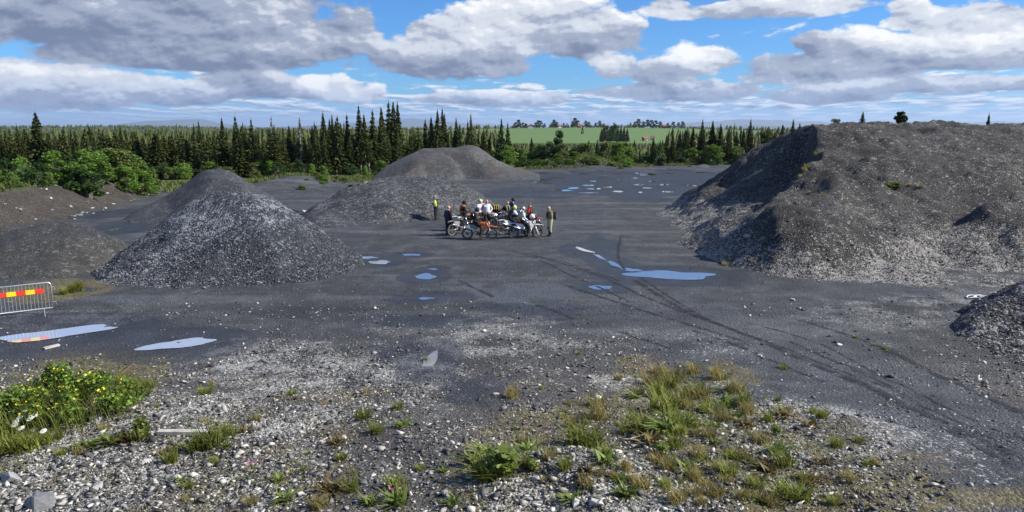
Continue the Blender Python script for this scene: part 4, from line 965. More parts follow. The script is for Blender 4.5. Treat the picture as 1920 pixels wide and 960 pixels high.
def pick(n, y0, y1, dens):
    """stones over the foreground, more where dens(x, y) is high"""
    y = y0 * (y1 / y0) ** g.random(n * 4); x = g.uniform(-0.78, 0.78, n * 4) * y
    d = np.clip(dens(x, y), 0.02, 1); k = g.random(n * 4) < d
    return np.stack([x, y], -1)[k][:n]
def in_heap(x, y):
    m = np.zeros(len(x), bool)
    for f, (x0, x1, y0, y1) in HEAPS:
        b_ = (x > x0) & (x < x1) & (y > y0) & (y < y1)
        if b_.any():
            i = np.where(b_)[0]; m[i] |= f(x[i], y[i]) > H(x[i], y[i]) + 0.05
    return m
road_pts = gp((1060, 420), (1130, 500), (1300, 600), (1560, 720), (1800, 850), (2050, 980))
def stone_density(x, y):
    d = 0.34 + 0.75 * fbm(x * 0.35, y * 0.35, 70, 4) + 0.55 * fbm(x * 1.3, y * 1.3, 75, 3)
    for b_, q_ in [((480, 665, 120, 24), .5), ((350, 790, 240, 60), .4), ((250, 890, 330, 60), .55), ((1060, 900, 190, 50), .8), ((860, 640, 170, 40), .3), ((700, 690, 200, 50), .25)]: d = d + q_ * blob(x, y, *b_, k=9)
    d = d - 0.45 * (1 - sst(seg_d(x, y, road_pts), 1.6, 3.4)) - 0.4 * blob(x, y, 880, 730, 80, 30, k=8)
    return d * (1 - flat_mask(x, y))
XY = pick(50000, 8.3, 27, lambda x, y: stone_density(x, y) * (1 - 0.75 * sst(y, 16, 24))); XY = XY[~in_heap(XY[:, 0], XY[:, 1])]
S = np.exp(g.normal(size=len(XY)) * 0.58 - 3.85) * (1 + 0.012 * XY[:, 1])
scatter_stones('gravel', XY, np.clip(S, 0.009, 0.13), M_STONE, 3)
XY = pick(2500, 24, 44, lambda x, y: 0.25 + 0.5 * fbm(x * 0.25, y * 0.25, 71, 4)); XY = XY[~in_heap(XY[:, 0], XY[:, 1])]
scatter_stones('gravel', XY, np.clip(np.exp(g.normal(size=len(XY)) * 0.4 - 3.5), 0.015, 0.08), M_STONE_DARK, 4)
# loose pieces over the faces of the nearer heaps
def heap_stones(i, n, smin, smax, mat, seed, ymax):
    f, (x0, x1, y0, y1) = HEAPS[i]; gg = np.random.default_rng(seed)
    x = gg.uniform(x0, x1, n * 3); y = gg.uniform(y0, min(y1, ymax), n * 3); z = f(x, y); k = z > H(x, y) + 0.03
    k &= gg.random(n * 3) < np.clip(1.05 - 0.42 * z, 0.10, 1)
    XY = np.stack([x, y], -1)[k][:n]; S = smin * (smax / smin) ** (gg.random(len(XY)) ** 2.2)
    scatter_stones('heap_rubble', XY, S, mat, seed, zf=f)
heap_stones(0, 9000, 0.03, 0.085, M_STONE_DARK, 11, 37)
heap_stones(5, 3500, 0.02, 0.07, M_STONE, 12, 30)
heap_stones(7, 15000, 0.03, 0.10, M_STONE_DARK, 13, 56)
heap_stones(7, 3500, 0.03, 0.09, M_STONE, 14, 46)
# single stones one can pick out
ROCKS = [rock_mesh(500 + k, 14, 0.7) for k in range(8)]
for me in ROCKS: me.materials.append(M_ROCKS)
def rock(u, v, px, label, group=None, sq=(1, 0.8, 0.65), k=None, rz=None):
    p = GH(u, v); s = px / FPX * (p - Vector((0, 0, CAM_Z))).length / 2
    o = bpy.data.objects.new('stone', ROCKS[random.randrange(8) if k is None else k]); COL.objects.link(o)
    o.location = (p.x, p.y, p.z + s * sq[2] * 0.25); o.scale = (s * sq[0], s * sq[1], s * sq[2]); o.rotation_euler = (random.uniform(-.2, .2), random.uniform(-.2, .2), random.uniform(0, 6.28) if rz is None else rz)
    tag(o, label, 'stone', group); return o
for a in [(78, 945, 66, 'large grey slab of rock, the biggest stone of the foreground rubble'), (183, 915, 30, 'upright grey wedge shaped stone beside the big slab'), (64, 936, 26, 'pale cream stone between the big slab and the flat grey stone'), (20, 902, 46, 'flat grey stone beside the cream stone'),
          (147, 908, 18, 'yellowish stone beside the grey wedge stone'), (112, 934, 18, 'small grey stone between slab and wedge'), (76, 826, 30, 'brownish stone at the edge of the flower patch'), (180, 790, 34, 'dark grey slab at the edge of the coarse gravel rise'),
          (122, 802, 18, 'pale stone beside the flower patch'), (275, 868, 24, 'pale flat stone beside the grass tufts'), (1005, 898, 26, 'grey flat stone on top of the rubble mound'), (1065, 893, 18, 'white pointed stone on the rubble mound'), (1090, 902, 22, 'dark stone on the rubble mound'), (1080, 945, 28, 'big pale stone at the foot of the rubble mound'),
          (992, 936, 18, 'white stone in the middle of the rubble mound'), (1120, 912, 18, 'round grey stone on the rubble mound'), (1115, 945, 36, 'flat grey slab at the foot of the rubble mound'), (683, 906, 22, 'pale stone beside the grass tuft in bare gravel'), (448, 528, 14, 'brown stone at the foot of the crushed rock pile'), (383, 541, 12, 'white stone at the foot of the crushed rock pile'),
          (1425, 668, 14, 'pale stone lying on the wheel tracks'), (1410, 680, 10, 'small pale stone beside the wheel tracks'), (1664, 812, 11, 'single white chip on the gravel road'), (1714, 955, 12, 'cream stone at the border of the gravel road'), (1487, 563, 13, 'flat white chip in front of the shale heap')]:
    rock(*a)
boulder = rock(578, 402, 30, 'pale angular boulder at the end of the dark mound', None, (1, .7, .75), 2, 0.6)
for k in range(130):
    u = random.uniform(-20, 1940); v = 790 + 175 * random.random() ** 0.6
    if u > 1250 + (960 - v) * 1.2: continue
    wh = 'near the big grey slab' if u < 330 else 'in the gravel beyond the old plank' if u < 620 else 'in the gravel beside the rubble mound' if u < 900 else 'on the rubble mound' if u < 1180 and v > 870 else 'among the weeds near the road'
    rock(u, v, random.uniform(9, 17), 'pale hand sized stone loose ' + wh, 'hand sized stones ' + wh, (1, random.uniform(.6, .95), random.uniform(.5, .8)))
for k in range(26):
    u = random.uniform(585, 705); v = 388 - (u - 585) * 0.42 + random.uniform(-5, 5)
    p = P(u, v, float(np.interp(u, [585, 700], [57.5, 90]))); o = rock(u, v, random.uniform(7, 13), 'pale block in the line of rubble along the dark mound', 'rubble along the dark mound')
    y = p.y; o.location = (p.x, y, ground_z(p.x, y) + 0.1); s = random.uniform(0.15, 0.35); o.scale = (s, s * .8, s * .6)
for k in range(60):
    y = random.uniform(46, 75); t_ = random.random(); x = float(np.interp(y, BANK[:, 1], BANK[:, 0])) - 4.0 * t_ + 0.6
    o = bpy.data.objects.new('stone', ROCKS[k % 8]); COL.objects.link(o); s = random.uniform(0.08, 0.22); o.location = (x, y, float(H(x, y)) + s * .3); o.scale = (s, s * .8, s * .6); o.rotation_euler = (0, 0, k)
    tag(o, 'pale rock sticking out of the cut bank', 'stone', 'rocks in the cut bank')

# ------------------------------------------------------------------ grasses and herbs
def blades(n, h, spread, wdt, g, lean=0.55, segs=2):
    """arching tapered blades from one root"""
    a = g.uniform(0, 6.28, n); r0 = spread * 0.35 * np.sqrt(g.random(n)); L = h * g.uniform(0.45, 1.1, n); le = lean * g.uniform(0.25, 1.3, n)
    d = np.stack([np.cos(a), np.sin(a), 0 * a], -1); sd_ = np.stack([-np.sin(a), np.cos(a), 0 * a], -1); base = np.stack([np.cos(a * 3.7) * r0, np.sin(a * 3.7) * r0, 0 * a - 0.02], -1)
    W = (wdt * g.uniform(0.6, 1.3, n))[:, None]; V = []
    for f, wf in ((0, 0.8), (0.5, 1.0), (1.0, 0.12)):
        c_ = base + d * (L * le * f ** 1.7)[:, None] + np.array([0, 0, 1.0]) * (L * (f - 0.35 * le * f * f))[:, None]
        V += [c_ - sd_ * W * wf * 0.5, c_ + sd_ * W * wf * 0.5]
    V = np.stack(V, 1).reshape(-1, 3); i = np.arange(n)[:, None] * 6
    F = np.concatenate([i + np.array([[0, 1, 3, 2]]), i + np.array([[2, 3, 5, 4]])])
    return V, F
M_GRASS = leafy('green grass', (0.150, 0.190, 0.030), (0.340, 0.350, 0.080), 0.45, 0.5, 0.25)
M_DRY = leafy('yellow dry grass', (0.220, 0.185, 0.060), (0.420, 0.350, 0.130), 0.4, 0.6, 0.25)
M_ROSE = leafy('broad weed leaves', (0.120, 0.180, 0.035), (0.270, 0.330, 0.080), 0.4, 0.45, 0.25)
M_RUST = leafy('reddish dock leaves', (0.140, 0.090, 0.035), (0.230, 0.190, 0.060), 0.3, 0.5, 0.2)
M_YEL = leafy('yellow petals', (0.70, 0.58, 0.03), (0.85, 0.75, 0.08), 0.3, 0.5, 0.05); M_PETAL = leafy('white petals', (0.80, 0.80, 0.76), (0.88, 0.88, 0.85), 0.2, 0.5, 0.05); M_PINK = leafy('pink petals', (0.50, 0.12, 0.28), (0.62, 0.25, 0.42), 0.3, 0.5, 0.05)
def plant(name, part, V, F, mat):
    root = empty(name); link(part, mesh_np(part, V, F), mat, root); return root
g = np.random.default_rng(90)
TUFT = [Proto(plant('grass_tuft', 'blades', *blades(130, 0.34, 0.30, 0.012, g), M_GRASS)) for _ in range(3)]
DRYT = [Proto(plant('dry_grass_tuft', 'blades', *blades(120, 0.36, 0.34, 0.009, g, 0.5), M_DRY)) for _ in range(2)]
ROSE = [Proto(plant('weed', 'leaves', *blades(46, 0.26, 0.20, 0.034, g, 0.95), M_ROSE)) for _ in range(2)] + [Proto(plant('weed', 'leaves', *blades(40, 0.24, 0.22, 0.034, g, 1.0), M_RUST))]
def sapling_root():
    root = empty('leafy_seedling'); C = rand_dirs(240, g) * np.array([.17, .17, .24]) * g.uniform(.3, 1, (240, 1)) + np.array([0, 0, .27]); V, F = leaf_cloud(C, 0.055, g); link('leaves', mesh_np('leaves', V, F), M_ROSE, root)
    bm = bmesh.new(); tube(bm, [(0, 0, -.03), (.02, 0, .25), (0, .01, .45)], [.008, .006, .002], 5); link('stem', bm_mesh(bm, 'stem'), M_BARK, root); return root
SEED = Proto(sapling_root())
def put(pr, u, v, px, label, cat, group, hgt=0.34):
    """px: height in photograph pixels"""
    p = GH(u, v); z = ground_z(p.x, p.y); s = px / FPX * (p - Vector((0, 0, CAM_Z))).length / hgt
    if group and 'foreground' in group:
        wh = ('beside the yellow flowered bush' if u < 300 and v < 770 else 'on the coarse gravel rise by the flower bush' if u < 335 else 'beside the old white plank' if u < 500 else 'in the bare gravel below the small puddle' if u < 860 and v < 840 else 'in the bare gravel beside the rubble mound' if u < 860 else 'beside the rubble mound and the big seedling' if u < 1180 and v > 842 else 'beside the bleached stick' if u < 1215 and v > 770 else 'above the bleached stick' if u < 1215 else 'in the thick grass patch along the road' if v < 830 and u < 1420 else 'at the border of the gravel road' if u > 1420 else 'in the stony ground below the grass patch')
        label = label.replace(' in the foreground gravel', '').replace(' growing in the bare foreground gravel', '') + ' ' + wh; group = group.replace('in the foreground', wh)
    o = pr.place((p.x, p.y, z - 0.01), s * 0.76, random.uniform(0, 6.28), label, cat, group, sxy=random.uniform(1.1, 1.9)); return o
LG = 'green grass tuft growing in the bare foreground gravel'; LD = 'yellowed dry grass tuft in the foreground gravel'; LW = 'broad leaved weed rosette in the foreground gravel'
for (u, v, px) in [(400, 838, 66), (365, 846, 50), (430, 820, 46), (680, 785, 32), (705, 812, 38), (745, 768, 30), (262, 822, 40), (320, 866, 40), (920, 895, 66), (900, 890, 46), (950, 888, 40), (1095, 838, 70), (1080, 832, 50), (1192, 806, 50), (1245, 770, 60), (1262, 800, 56), (1235, 745, 52), (1275, 815, 44), (1255, 725, 40), (745, 916, 50), (655, 918, 36), (1468, 872, 44), (1395, 760, 44), (1365, 890, 44), (1480, 930, 50), (1500, 938, 40), (1560, 946, 30), (1415, 912, 32), (1265, 838, 40), (135, 548, 26), (150, 545, 30), (120, 552, 22), (1540, 782, 30), (1570, 838, 30), (800, 676, 14), (30, 846, 46), (12, 836, 52), (56, 842, 40), (2, 850, 46), (85, 830, 34), (-15, 830, 60), (110, 822, 26), (250, 728, 34), (280, 728, 34), (230, 720, 30), (270, 742, 26), (385, 738, 24), (1085, 664, 12), (1605, 633, 9), (1640, 648, 9), (1660, 655, 9), (1650, 587, 8), (1665, 660, 8), (1300, 800, 36), (1330, 770, 34), (1290, 745, 34), (1440, 790, 30), (985, 872, 34), (1060, 880, 40), (1140, 858, 36)]:
    small = px < 16
    put(TUFT[(u * 5) % 3], u, v, px, 'little grass tuft on the gravel beside the wheel tracks' if (small and u > 1300) else 'grass tuft at the foot of the crushed rock pile' if 100 < u < 160 and v < 560 else 'tuft of grass standing in the small puddle' if u == 800 else 'tall grass tuft beside the yellow flowers' if u < 100 else LG, 'grass', None if u == 800 else 'roadside grass tufts' if (small and u > 1300) else 'grass tufts by the pile' if 100 < u < 160 and v < 560 else 'grass tufts by the flowers' if u < 100 else 'green grass tufts in the foreground')
for (u, v, px) in [(1125, 785, 50), (1120, 760, 40), (960, 745, 40), (1160, 712, 24), (1225, 720, 40), (1265, 712, 44), (1300, 700, 36), (1345, 710, 40), (1380, 735, 40), (1400, 775, 40), (1310, 745, 40), (1285, 765, 46), (1070, 800, 36), (1330, 820, 36), (1250, 880, 44), (1300, 900, 44), (1200, 915, 44), (1390, 860, 36), (1430, 830, 36), (1100, 912, 30), (1340, 930, 44), (1175, 880, 40), (600, 950, 34), (1350, 790, 40), (1310, 860, 40), (1235, 700, 28), (1640, 870, 20), (1590, 900, 26), (1270, 940, 44), (1440, 945, 44), (480, 790, 24), (940, 860, 36), (980, 830, 30), (1030, 860, 34)]:
    put(DRYT[(u * 3) % 2], u, v, px, LD, 'grass', 'dry grass tufts in the foreground')
for (u, v, px) in [(632, 832, 28), (755, 800, 24), (890, 866, 36), (910, 850, 28), (210, 832, 34), (240, 826, 30), (620, 920, 40), (1135, 866, 34), (1232, 866, 30), (1250, 808, 50), (1270, 800, 46), (1468, 780, 26), (1520, 800, 28), (1455, 850, 34), (1630, 872, 18), (745, 945, 38), (1365, 760, 30), (1310, 735, 30), (1285, 880, 30), (1170, 930, 40), (1400, 800, 30), (1440, 885, 34), (1100, 880, 30), (1190, 745, 22), (460, 810, 22), (170, 838, 24), (320, 850, 26), (50, 800, 40), (150, 790, 40), (830, 885, 20), (530, 940, 30), (850, 945, 34), (1520, 905, 26), (1540, 870, 24), (1220, 830, 30), (990, 850, 30)]:
    k = 2 if (u * 7) % 4 == 0 else (u % 2)
    put(ROSE[k], u, v, px, 'reddish brown dock in the foreground gravel' if k == 2 else LW, 'weed', 'reddish docks in the foreground' if k == 2 else 'weeds in the foreground', 0.24)
rz_ = random.Random(5)
for k in range(120):
    q_ = rz_.random()
    if q_ < 0.60: u, v = rz_.gauss(1330, 95), rz_.uniform(690, 950); u += (v - 700) * 0.35 - 30
    elif q_ < 0.75: u, v = rz_.gauss(1080, 90), rz_.uniform(720, 950)
    elif q_ < 0.87: u, v = rz_.uniform(330, 860), rz_.uniform(730, 950)
    else: u, v = rz_.uniform(-10, 420), rz_.uniform(690, 860)
    px = rz_.uniform(12, 26) * (0.5 + (v - 600) / 500); kd = rz_.randrange(5)
    if kd < 2: put(TUFT[k % 3], u, v, px, LG, 'grass', 'green grass tufts in the foreground')
    elif kd < 4: put(DRYT[k % 2], u, v, px, LD, 'grass', 'dry grass tufts in the foreground')
    else: put(ROSE[k % 2], u, v, px, LW, 'weed', 'weeds in the foreground', 0.24)
for (u, v, px, lb) in [(945, 885, 66, 'bright green leafy seedling beside the big grass tuft'), (1000, 880, 30, 'small leafy seedling beside the rubble mound'), (1455, 815, 26, 'leafy seedling near the gravel road'), (1240, 850, 30, 'round leaved seedling below the grass patch'), (265, 815, 44, 'bright seedling beside the old plank')]:
    put(SEED, u, v, px, lb, 'seedling', None, 0.5)
for (u, v, px) in [(1665, 352, 20), (1655, 348, 14), (1680, 360, 14)]:
    p = P(u, v, 42.5); z = ground_z(p.x, 42.5); SEED.place((p.x, 42.5, z), px / FPX * 42 / 0.5, u, 'green leafy weed growing on the slope of the shale heap', 'weed', 'weeds on the shale heap', sxy=1.8)
for (u, v, y, px) in [(1516, 300, 47.3, 10), (1505, 325, 45.6, 12), (1514, 318, 46, 10), (1532, 290, 48, 10), (1500, 350, 43.6, 9), (1520, 372, 41.6, 7), (1545, 378, 40.5, 7), (1580, 382, 39.6, 7), (1360, 500, 34.4, 12), (1725, 366, 42, 10), (1600, 330, 43.6, 8), (1640, 345, 43, 9), (1705, 356, 42.5, 8), (1508, 338, 44.6, 10)]:
    p = P(u, v, y); DRYT[u % 2].place((p.x, y, ground_z(p.x, y) - 0.02), px / FPX * y / 0.34, u, 'yellow green grass tuft on the shale heap', 'grass', 'grass tufts on the shale heap', sxy=1.5)
# yellow flowered herb bush, daisies
p = GH(112, 790); root = empty('flowering_herb', (p.x, p.y + 0.3, ground_z(p.x, p.y + 0.3)), 0, 'dense green herb bush dotted with small yellow flowers', 'herb bush')
C = []
for k in range(44):
    c_ = np.array([g.uniform(-1.7, 1.0), g.uniform(-0.65, 0.8), 0.0]); hh = 1.0 * math.exp(-(c_[0] / 1.0) ** 2 * 0.7 - ((c_[1] - .2) / 0.7) ** 2 * 0.6) * g.uniform(.6, 1.15) + .05
    C.append(c_ + rand_dirs(230, g) * np.array([.27, .26, .24]) * (g.random((230, 1)) ** .5) + np.array([0, 0, hh * g.uniform(.4, .95)]))
C = np.concatenate(C); C = C[C[:, 2] > 0.01]; hf = g.random(len(C)) < .55
link('leaves', mesh_np('leaves', *leaf_cloud(C[hf], 0.050, g)), M_BIRCH, root); link('shoots', mesh_np('shoots', *leaf_cloud(C[~hf], 0.042, g)), M_DARKLEAF, root)
V, F = blades(900, 0.95, 3.6, 0.010, g, 0.5); link('stems', mesh_np('stems', V, F), M_GRASS, root)
top = C[(C[:, 2] > 0.22) & (C[:, 0] > -0.75)]; top = top[g.choice(len(top), 620)] + np.array([0, -0.04, 0.06]); o = link('flowers', mesh_np('flowers', *leaf_cloud(top, 0.034, g)), M_YEL, root); o['kind'] = 'stuff'
daisy = None
for k, (u, v) in enumerate([(60, 770), (52, 780), (64, 782), (70, 786), (46, 788), (58, 800), (32, 768), (74, 778), (95, 806), (42, 793)]):
    p = GH(u, v + 26)
    if daisy is None:
        daisy = empty('daisy'); bm = bmesh.new(); tube(bm, [(0, 0, -0.02), (0.01, 0, 0.15), (0, 0, 0.30)], 0.004, 5); link('stem', bm_mesh(bm, 'stem'), M_GRASS, daisy)
        bm = bmesh.new()
        for j in range(14):
            a = j * 6.283 / 14; c0, c1 = math.cos(a), math.sin(a); s = 0.013
            q_ = [(c0 * .012 - c1 * s * .5, c1 * .012 + c0 * s * .5, .302), (c0 * .012 + c1 * s * .5, c1 * .012 - c0 * s * .5, .302), (c0 * .05 + c1 * s, c1 * .05 - c0 * s, .296), (c0 * .05 - c1 * s, c1 * .05 + c0 * s, .296)]
            bm.faces.new([bm.verts.new(x_) for x_ in q_])
        link('petals', bm_mesh(bm, 'petals'), M_PETAL, daisy)
        bm = bmesh.new(); lathe(bm, [(0.001, .312), (.010, .309), (.014, .302)], 8); link('centre', bm_mesh(bm, 'centre'), M_YEL, daisy); o = daisy
    else: o = dup(daisy)
    o.location = (p.x, p.y, ground_z(p.x, p.y)); o.rotation_euler = (random.uniform(.2, .5), random.uniform(-.2, .2), 0); o.scale = (1.15,) * 3
    tag(o, 'white daisy beside the yellow flowered bush', 'daisy', 'daisies by the flower bush')
for (u, v) in [(745, 935), (470, 885)]:
    p = GH(u, v); root = empty('pink_flower', (p.x, p.y, ground_z(p.x, p.y)), 0, 'small pink flowered weed in the foreground gravel', 'flower', 'pink flowers in the gravel')
    V, F = blades(26, 0.22, 0.2, 0.010, g); link('leaves', mesh_np('leaves', V, F), M_GRASS, root)
    C = rand_dirs(14, g) * np.array([.12, .10, .05]) + np.array([0, 0, .2]); link('flowers', mesh_np('flowers', *leaf_cloud(C, .030, g)), M_PINK, root)['kind'] = 'stuff'
# short ground cover: sparse stalks over the weedy patches
XY = pick(30000, 8.5, 22, lambda x, y: np.maximum.reduce([blob(x, y, *b_, k=20 + i) * q_ for i, (b_, q_) in enumerate([((1320, 780, 170, 95), 1.), ((1400, 900, 260, 60), .8), ((1080, 810, 130, 50), .7), ((480, 890, 150, 30), .3), ((90, 770, 140, 70), 1.), ((950, 870, 110, 40), .6), ((420, 790, 110, 40), .5), ((700, 760, 110, 40), .2)])]) * (0.15 + 1.4 * np.clip(fbm(x * 1.1, y * 1.1, 81, 3) + 0.1, 0, 1)))
n = len(XY); V, F = blades(n, 0.11, 0.0, 0.011, g, 1.0); V = V.reshape(n, 6, 3); V[:, :, :2] += XY[:, None, :]; V[:, :, 2] += H(XY[:, 0], XY[:, 1])[:, None]
half = n // 2
for nm, sl_, mt in (('ground_cover', slice(0, half), M_DRY), ('ground_cover', slice(half, n), M_ROSE)):
    v_ = V[sl_].reshape(-1, 3); m_ = len(v_) // 6; i = np.arange(m_)[:, None] * 6
    o = link(nm, mesh_np(nm, v_, np.concatenate([i + np.array([[0, 1, 3, 2]]), i + np.array([[2, 3, 5, 4]])])), mt); o['kind'] = 'stuff'
# meadow grass on the berm, the grassy mound and along the yard's edge
XY = []
for (x0, x1, y0, y1, m_) in [(-33, -13, 74, 100, 9000), (2, 24, 117, 134, 9000), (20, 44, 128, 136, 4000), (-45, -33, 50, 88, 7000)]:
    XY.append(np.stack([g.uniform(x0, x1, m_), g.uniform(y0, y1, m_)], -1))
XY = np.concatenate(XY); e_y = np.interp(XY[:, 0], [-80, -45, -36, -28, -18, -10, -2, 4, 10, 20, 28, 34, 60], [66, 66, 74, 80, 88, 97, 110, 118, 119, 122, 130, 133, 133])
xb = np.interp(XY[:, 1], BANK[:, 1], BANK[:, 0])
XY = XY[((XY[:, 1] > e_y - 1 + 2 * fbm(XY[:, 0] * .3, XY[:, 1] * .3, 90, 2)) | (XY[:, 0] < xb - 3.8)) & ~in_heap(XY[:, 0], XY[:, 1])]
n = len(XY); V, F = blades(n, 0.42, 0.0, 0.10, g, 0.7); V = V.reshape(n, 6, 3); V[:, :, :2] += XY[:, None, :]; V[:, :, 2] += H(XY[:, 0], XY[:, 1])[:, None]
o = link('meadow_grass', mesh_np('meadow_grass', V.reshape(-1, 3), F), M_OLIVE); o['kind'] = 'stuff'

# ------------------------------------------------------------------ planks, sticks, rope, sand, barrier
M_OLDWOOD = paint('weathered grey white wood', (0.42, 0.40, 0.36), 0.85, var=0.3); M_STICK = paint('bleached stick', (0.40, 0.33, 0.24), 0.9); M_ROOT = paint('brown root wood', (0.10, 0.07, 0.05), 0.9, var=0.4)
def plank(u, v, L, wdt, rz, label, th=0.05):
    p = GH(u, v); bm = bmesh.new(); box(bm, (0, 0, 0), (L, wdt, th), bevel=0.008)
    for v_ in bm.verts: v_.co.z += 0.012 * math.sin(v_.co.x * 5); v_.co.y += 0.01 * math.sin(v_.co.x * 7)
    o = link('plank', bm_mesh(bm, 'plank'), M_OLDWOOD); o.location = (p.x, p.y, ground_z(p.x, p.y) + th * 0.7); o.rotation_euler = (0, 0.03, rz); tag(o, label, 'plank')
plank(345, 816, 0.95, 0.13, 0.02, 'old white plank lying beside the grass tufts', 0.08); plank(97, 652, 0.42, 0.16, 0.9, 'short pale board lying near the long puddle')
def stick(pts, r, label, mat=M_STICK, name='stick'):
    bm = bmesh.new(); q_ = [GH(u, v) for u, v in pts]; c_ = q_[0].copy()
    tube(bm, [p + Vector((0, 0, r * 0.8 + 0.015)) - c_ for p in q_], [r * (1 - 0.5 * i / len(q_)) for i in range(len(q_))], 6)
    o = link(name, bm_mesh(bm, name), mat, smooth=True); o.location = c_; tag(o, label, name); return o
stick([(1160, 827), (1180, 826), (1210, 816)], 0.018, 'bleached stick lying beside the round green tuft')
stick([(1270, 905), (1300, 880), (1312, 872)], 0.012, 'thin pale twig among the weeds near the road')
stick([(228, 705), (238, 696), (252, 682)], 0.045, 'gnarled brown root sticking out behind the flower bush', M_ROOT, 'root')
# white rope
M_ROPE = paint('white rope', (0.72, 0.72, 0.70), 0.8, var=0.05); pts = []
for k in range(60):
    a = k / 59 * 4 * math.pi; u = 1818 + k * 0.45 + 12 * math.cos(a); v = 558.5 + 2.2 * math.sin(a)
    p = GH(u, v); pts.append((p.x, p.y, ground_z(p.x, p.y) + 0.05 + 0.02 * math.sin(a * 2)))
bm = bmesh.new(); tube(bm, pts, 0.022, 6); tag(link('rope', bm_mesh(bm, 'rope'), M_ROPE, smooth=True), 'loops of white rope lying in front of the shale heap', 'rope')
# small hump of orange sand
M_SAND = gravel('orange sand', (0.42, 0.20, 0.08), (0.55, 0.28, 0.12), (0.65, 0.40, 0.2), 0.1, 20, 50, bump=0.3)
p = G(290, 412); bm = bmesh.new(); bmesh.ops.create_uvsphere(bm, u_segments=24, v_segments=14, radius=1.0)
for v_ in bm.verts:
    v_.co = Vector((v_.co.x * 0.62, v_.co.y * 0.55, v_.co.z * 0.30)); v_.co += v_.co.normalized() * 0.10 * float(fbm(v_.co.x * 2 + 3, v_.co.y * 2 + v_.co.z, 4, 3))
o = link('sand_heap', bm_mesh(bm, 'sand_heap'), M_SAND, smooth=True); o.location = (p.x, p.y, 0.02); tag(o, 'little hump of orange sand at the foot of the smooth cone', 'sand')

# crowd control barrier with a red and yellow warning board
M_REDT = paint('red reflective board', (0.75, 0.045, 0.02), 0.35, var=0.05); M_YELT = paint('yellow reflective board', (0.85, 0.60, 0.02), 0.35, var=0.05)
pr = GH(101, 588); pl_ = GH(-45, 606)
d = (pl_ - pr); d.z = 0; rz = math.atan2(d.y, d.x)
bar = empty('crowd_barrier', (pr.x, pr.y, (ground_z(pr.x, pr.y) + ground_z(pl_.x, pl_.y)) / 2), rz, 'galvanised steel crowd barrier with a red and yellow striped board', 'barrier')
L, hb, ht = d.length, 0.22, 1.12
bm = bmesh.new(); r_ = 0.10
pth = [(0.0, 0, hb), (0.0, 0, ht - r_)] + [(r_ - r_ * math.cos(a), 0, ht - r_ + r_ * math.sin(a)) for a in (.5, 1.0, 1.571)] + [(L - r_ + r_ * math.sin(a), 0, ht - r_ + r_ * math.cos(a)) for a in (0, .5, 1.0, 1.571)] + [(L, 0, hb), (0.0, 0, hb)]
tube(bm, pth, 0.022, 8); link('frame', bm_mesh(bm, 'frame'), M_STEEL, bar, smooth=True)
nb = 21; bm = bmesh.new(); tube(bm, [(0, 0, hb), (0, 0, ht)], 0.009, 6); me = bm_mesh(bm, 'bar'); me.materials.append(M_STEEL)
for k in range(1, nb):
    o = bpy.data.objects.new('bar', me); COL.objects.link(o); o.parent = bar; o.location = (L * k / nb, 0, 0)
for k, x in enumerate((0.28, L - 0.28)):
    bm = bmesh.new(); tube(bm, [(x, -0.32, -0.02), (x, -0.25, 0.02), (x, 0, hb), (x, 0.25, 0.02), (x, 0.32, -0.02)], 0.018, 6); link('foot', bm_mesh(bm, 'foot'), M_STEEL, bar)
for z in (0.42, 0.95):
    bm = bmesh.new(); tube(bm, [(-0.02, 0, z), (-0.10, 0, z), (-0.10, 0, z - 0.10)], 0.012, 6); link('hook', bm_mesh(bm, 'hook'), M_STEEL, bar)
side = 1 if math.cos(rz) < 0 else -1
for k in range(8):
    x0 = 0.22 + k * 0.27; bm = bmesh.new(); box(bm, (x0 + 0.1325, side * 0.030, ht - 0.27), (0.265, 0.012, 0.155)); link('stripe', bm_mesh(bm, 'stripe'), (M_REDT, M_YELT)[k % 2], bar)
bm = bmesh.new(); box(bm, (L * 0.55, side * 0.018, ht - 0.52), (0.12, 0.006, 0.02)); link('bracket', bm_mesh(bm, 'bracket'), M_STEEL, bar)
# ------------------------------------------------------------------ off-road motorcycles (x forward, z up)
M_TYRE = paint('dusty knobbly tyre', (0.10, 0.095, 0.088), 0.9, var=0.25); M_BLK = paint('black plastic', (0.018, 0.018, 0.020), 0.45); M_ALU = paint('cast aluminium', (0.30, 0.30, 0.31), 0.45, 0.6); M_CHROME = paint('bright metal', (0.78, 0.78, 0.80), 0.25, 0.85, var=0.05)
M_DARKMET = paint('dark engine metal', (0.07, 0.07, 0.075), 0.5, 0.4); M_SEAT = paint('black seat cover', (0.022, 0.022, 0.024), 0.75); M_LENS = paint('headlight lens', (0.75, 0.78, 0.80), 0.1, 0.0, var=0.02)
PL = {'orange': paint('orange plastic', (0.80, 0.17, 0.015), 0.35, coat=0.3), 'white': paint('white plastic', (0.78, 0.78, 0.76), 0.35, coat=0.3), 'blue': paint('blue plastic', (0.03, 0.08, 0.35), 0.35, coat=0.3), 'red': paint('red plastic', (0.60, 0.03, 0.03), 0.35, coat=0.3), 'green': paint('green plastic', (0.06, 0.35, 0.04), 0.35, coat=0.3), 'black': M_BLK, 'yellow': paint('yellow plastic', (0.80, 0.55, 0.03), 0.35, coat=0.3), 'grey': paint('grey plastic', (0.25, 0.26, 0.27), 0.4)}
def part(name, bm, mat, parent, smooth=False):
    return link(name, bm_mesh(bm, name), mat, parent, smooth)
_wheel = {}
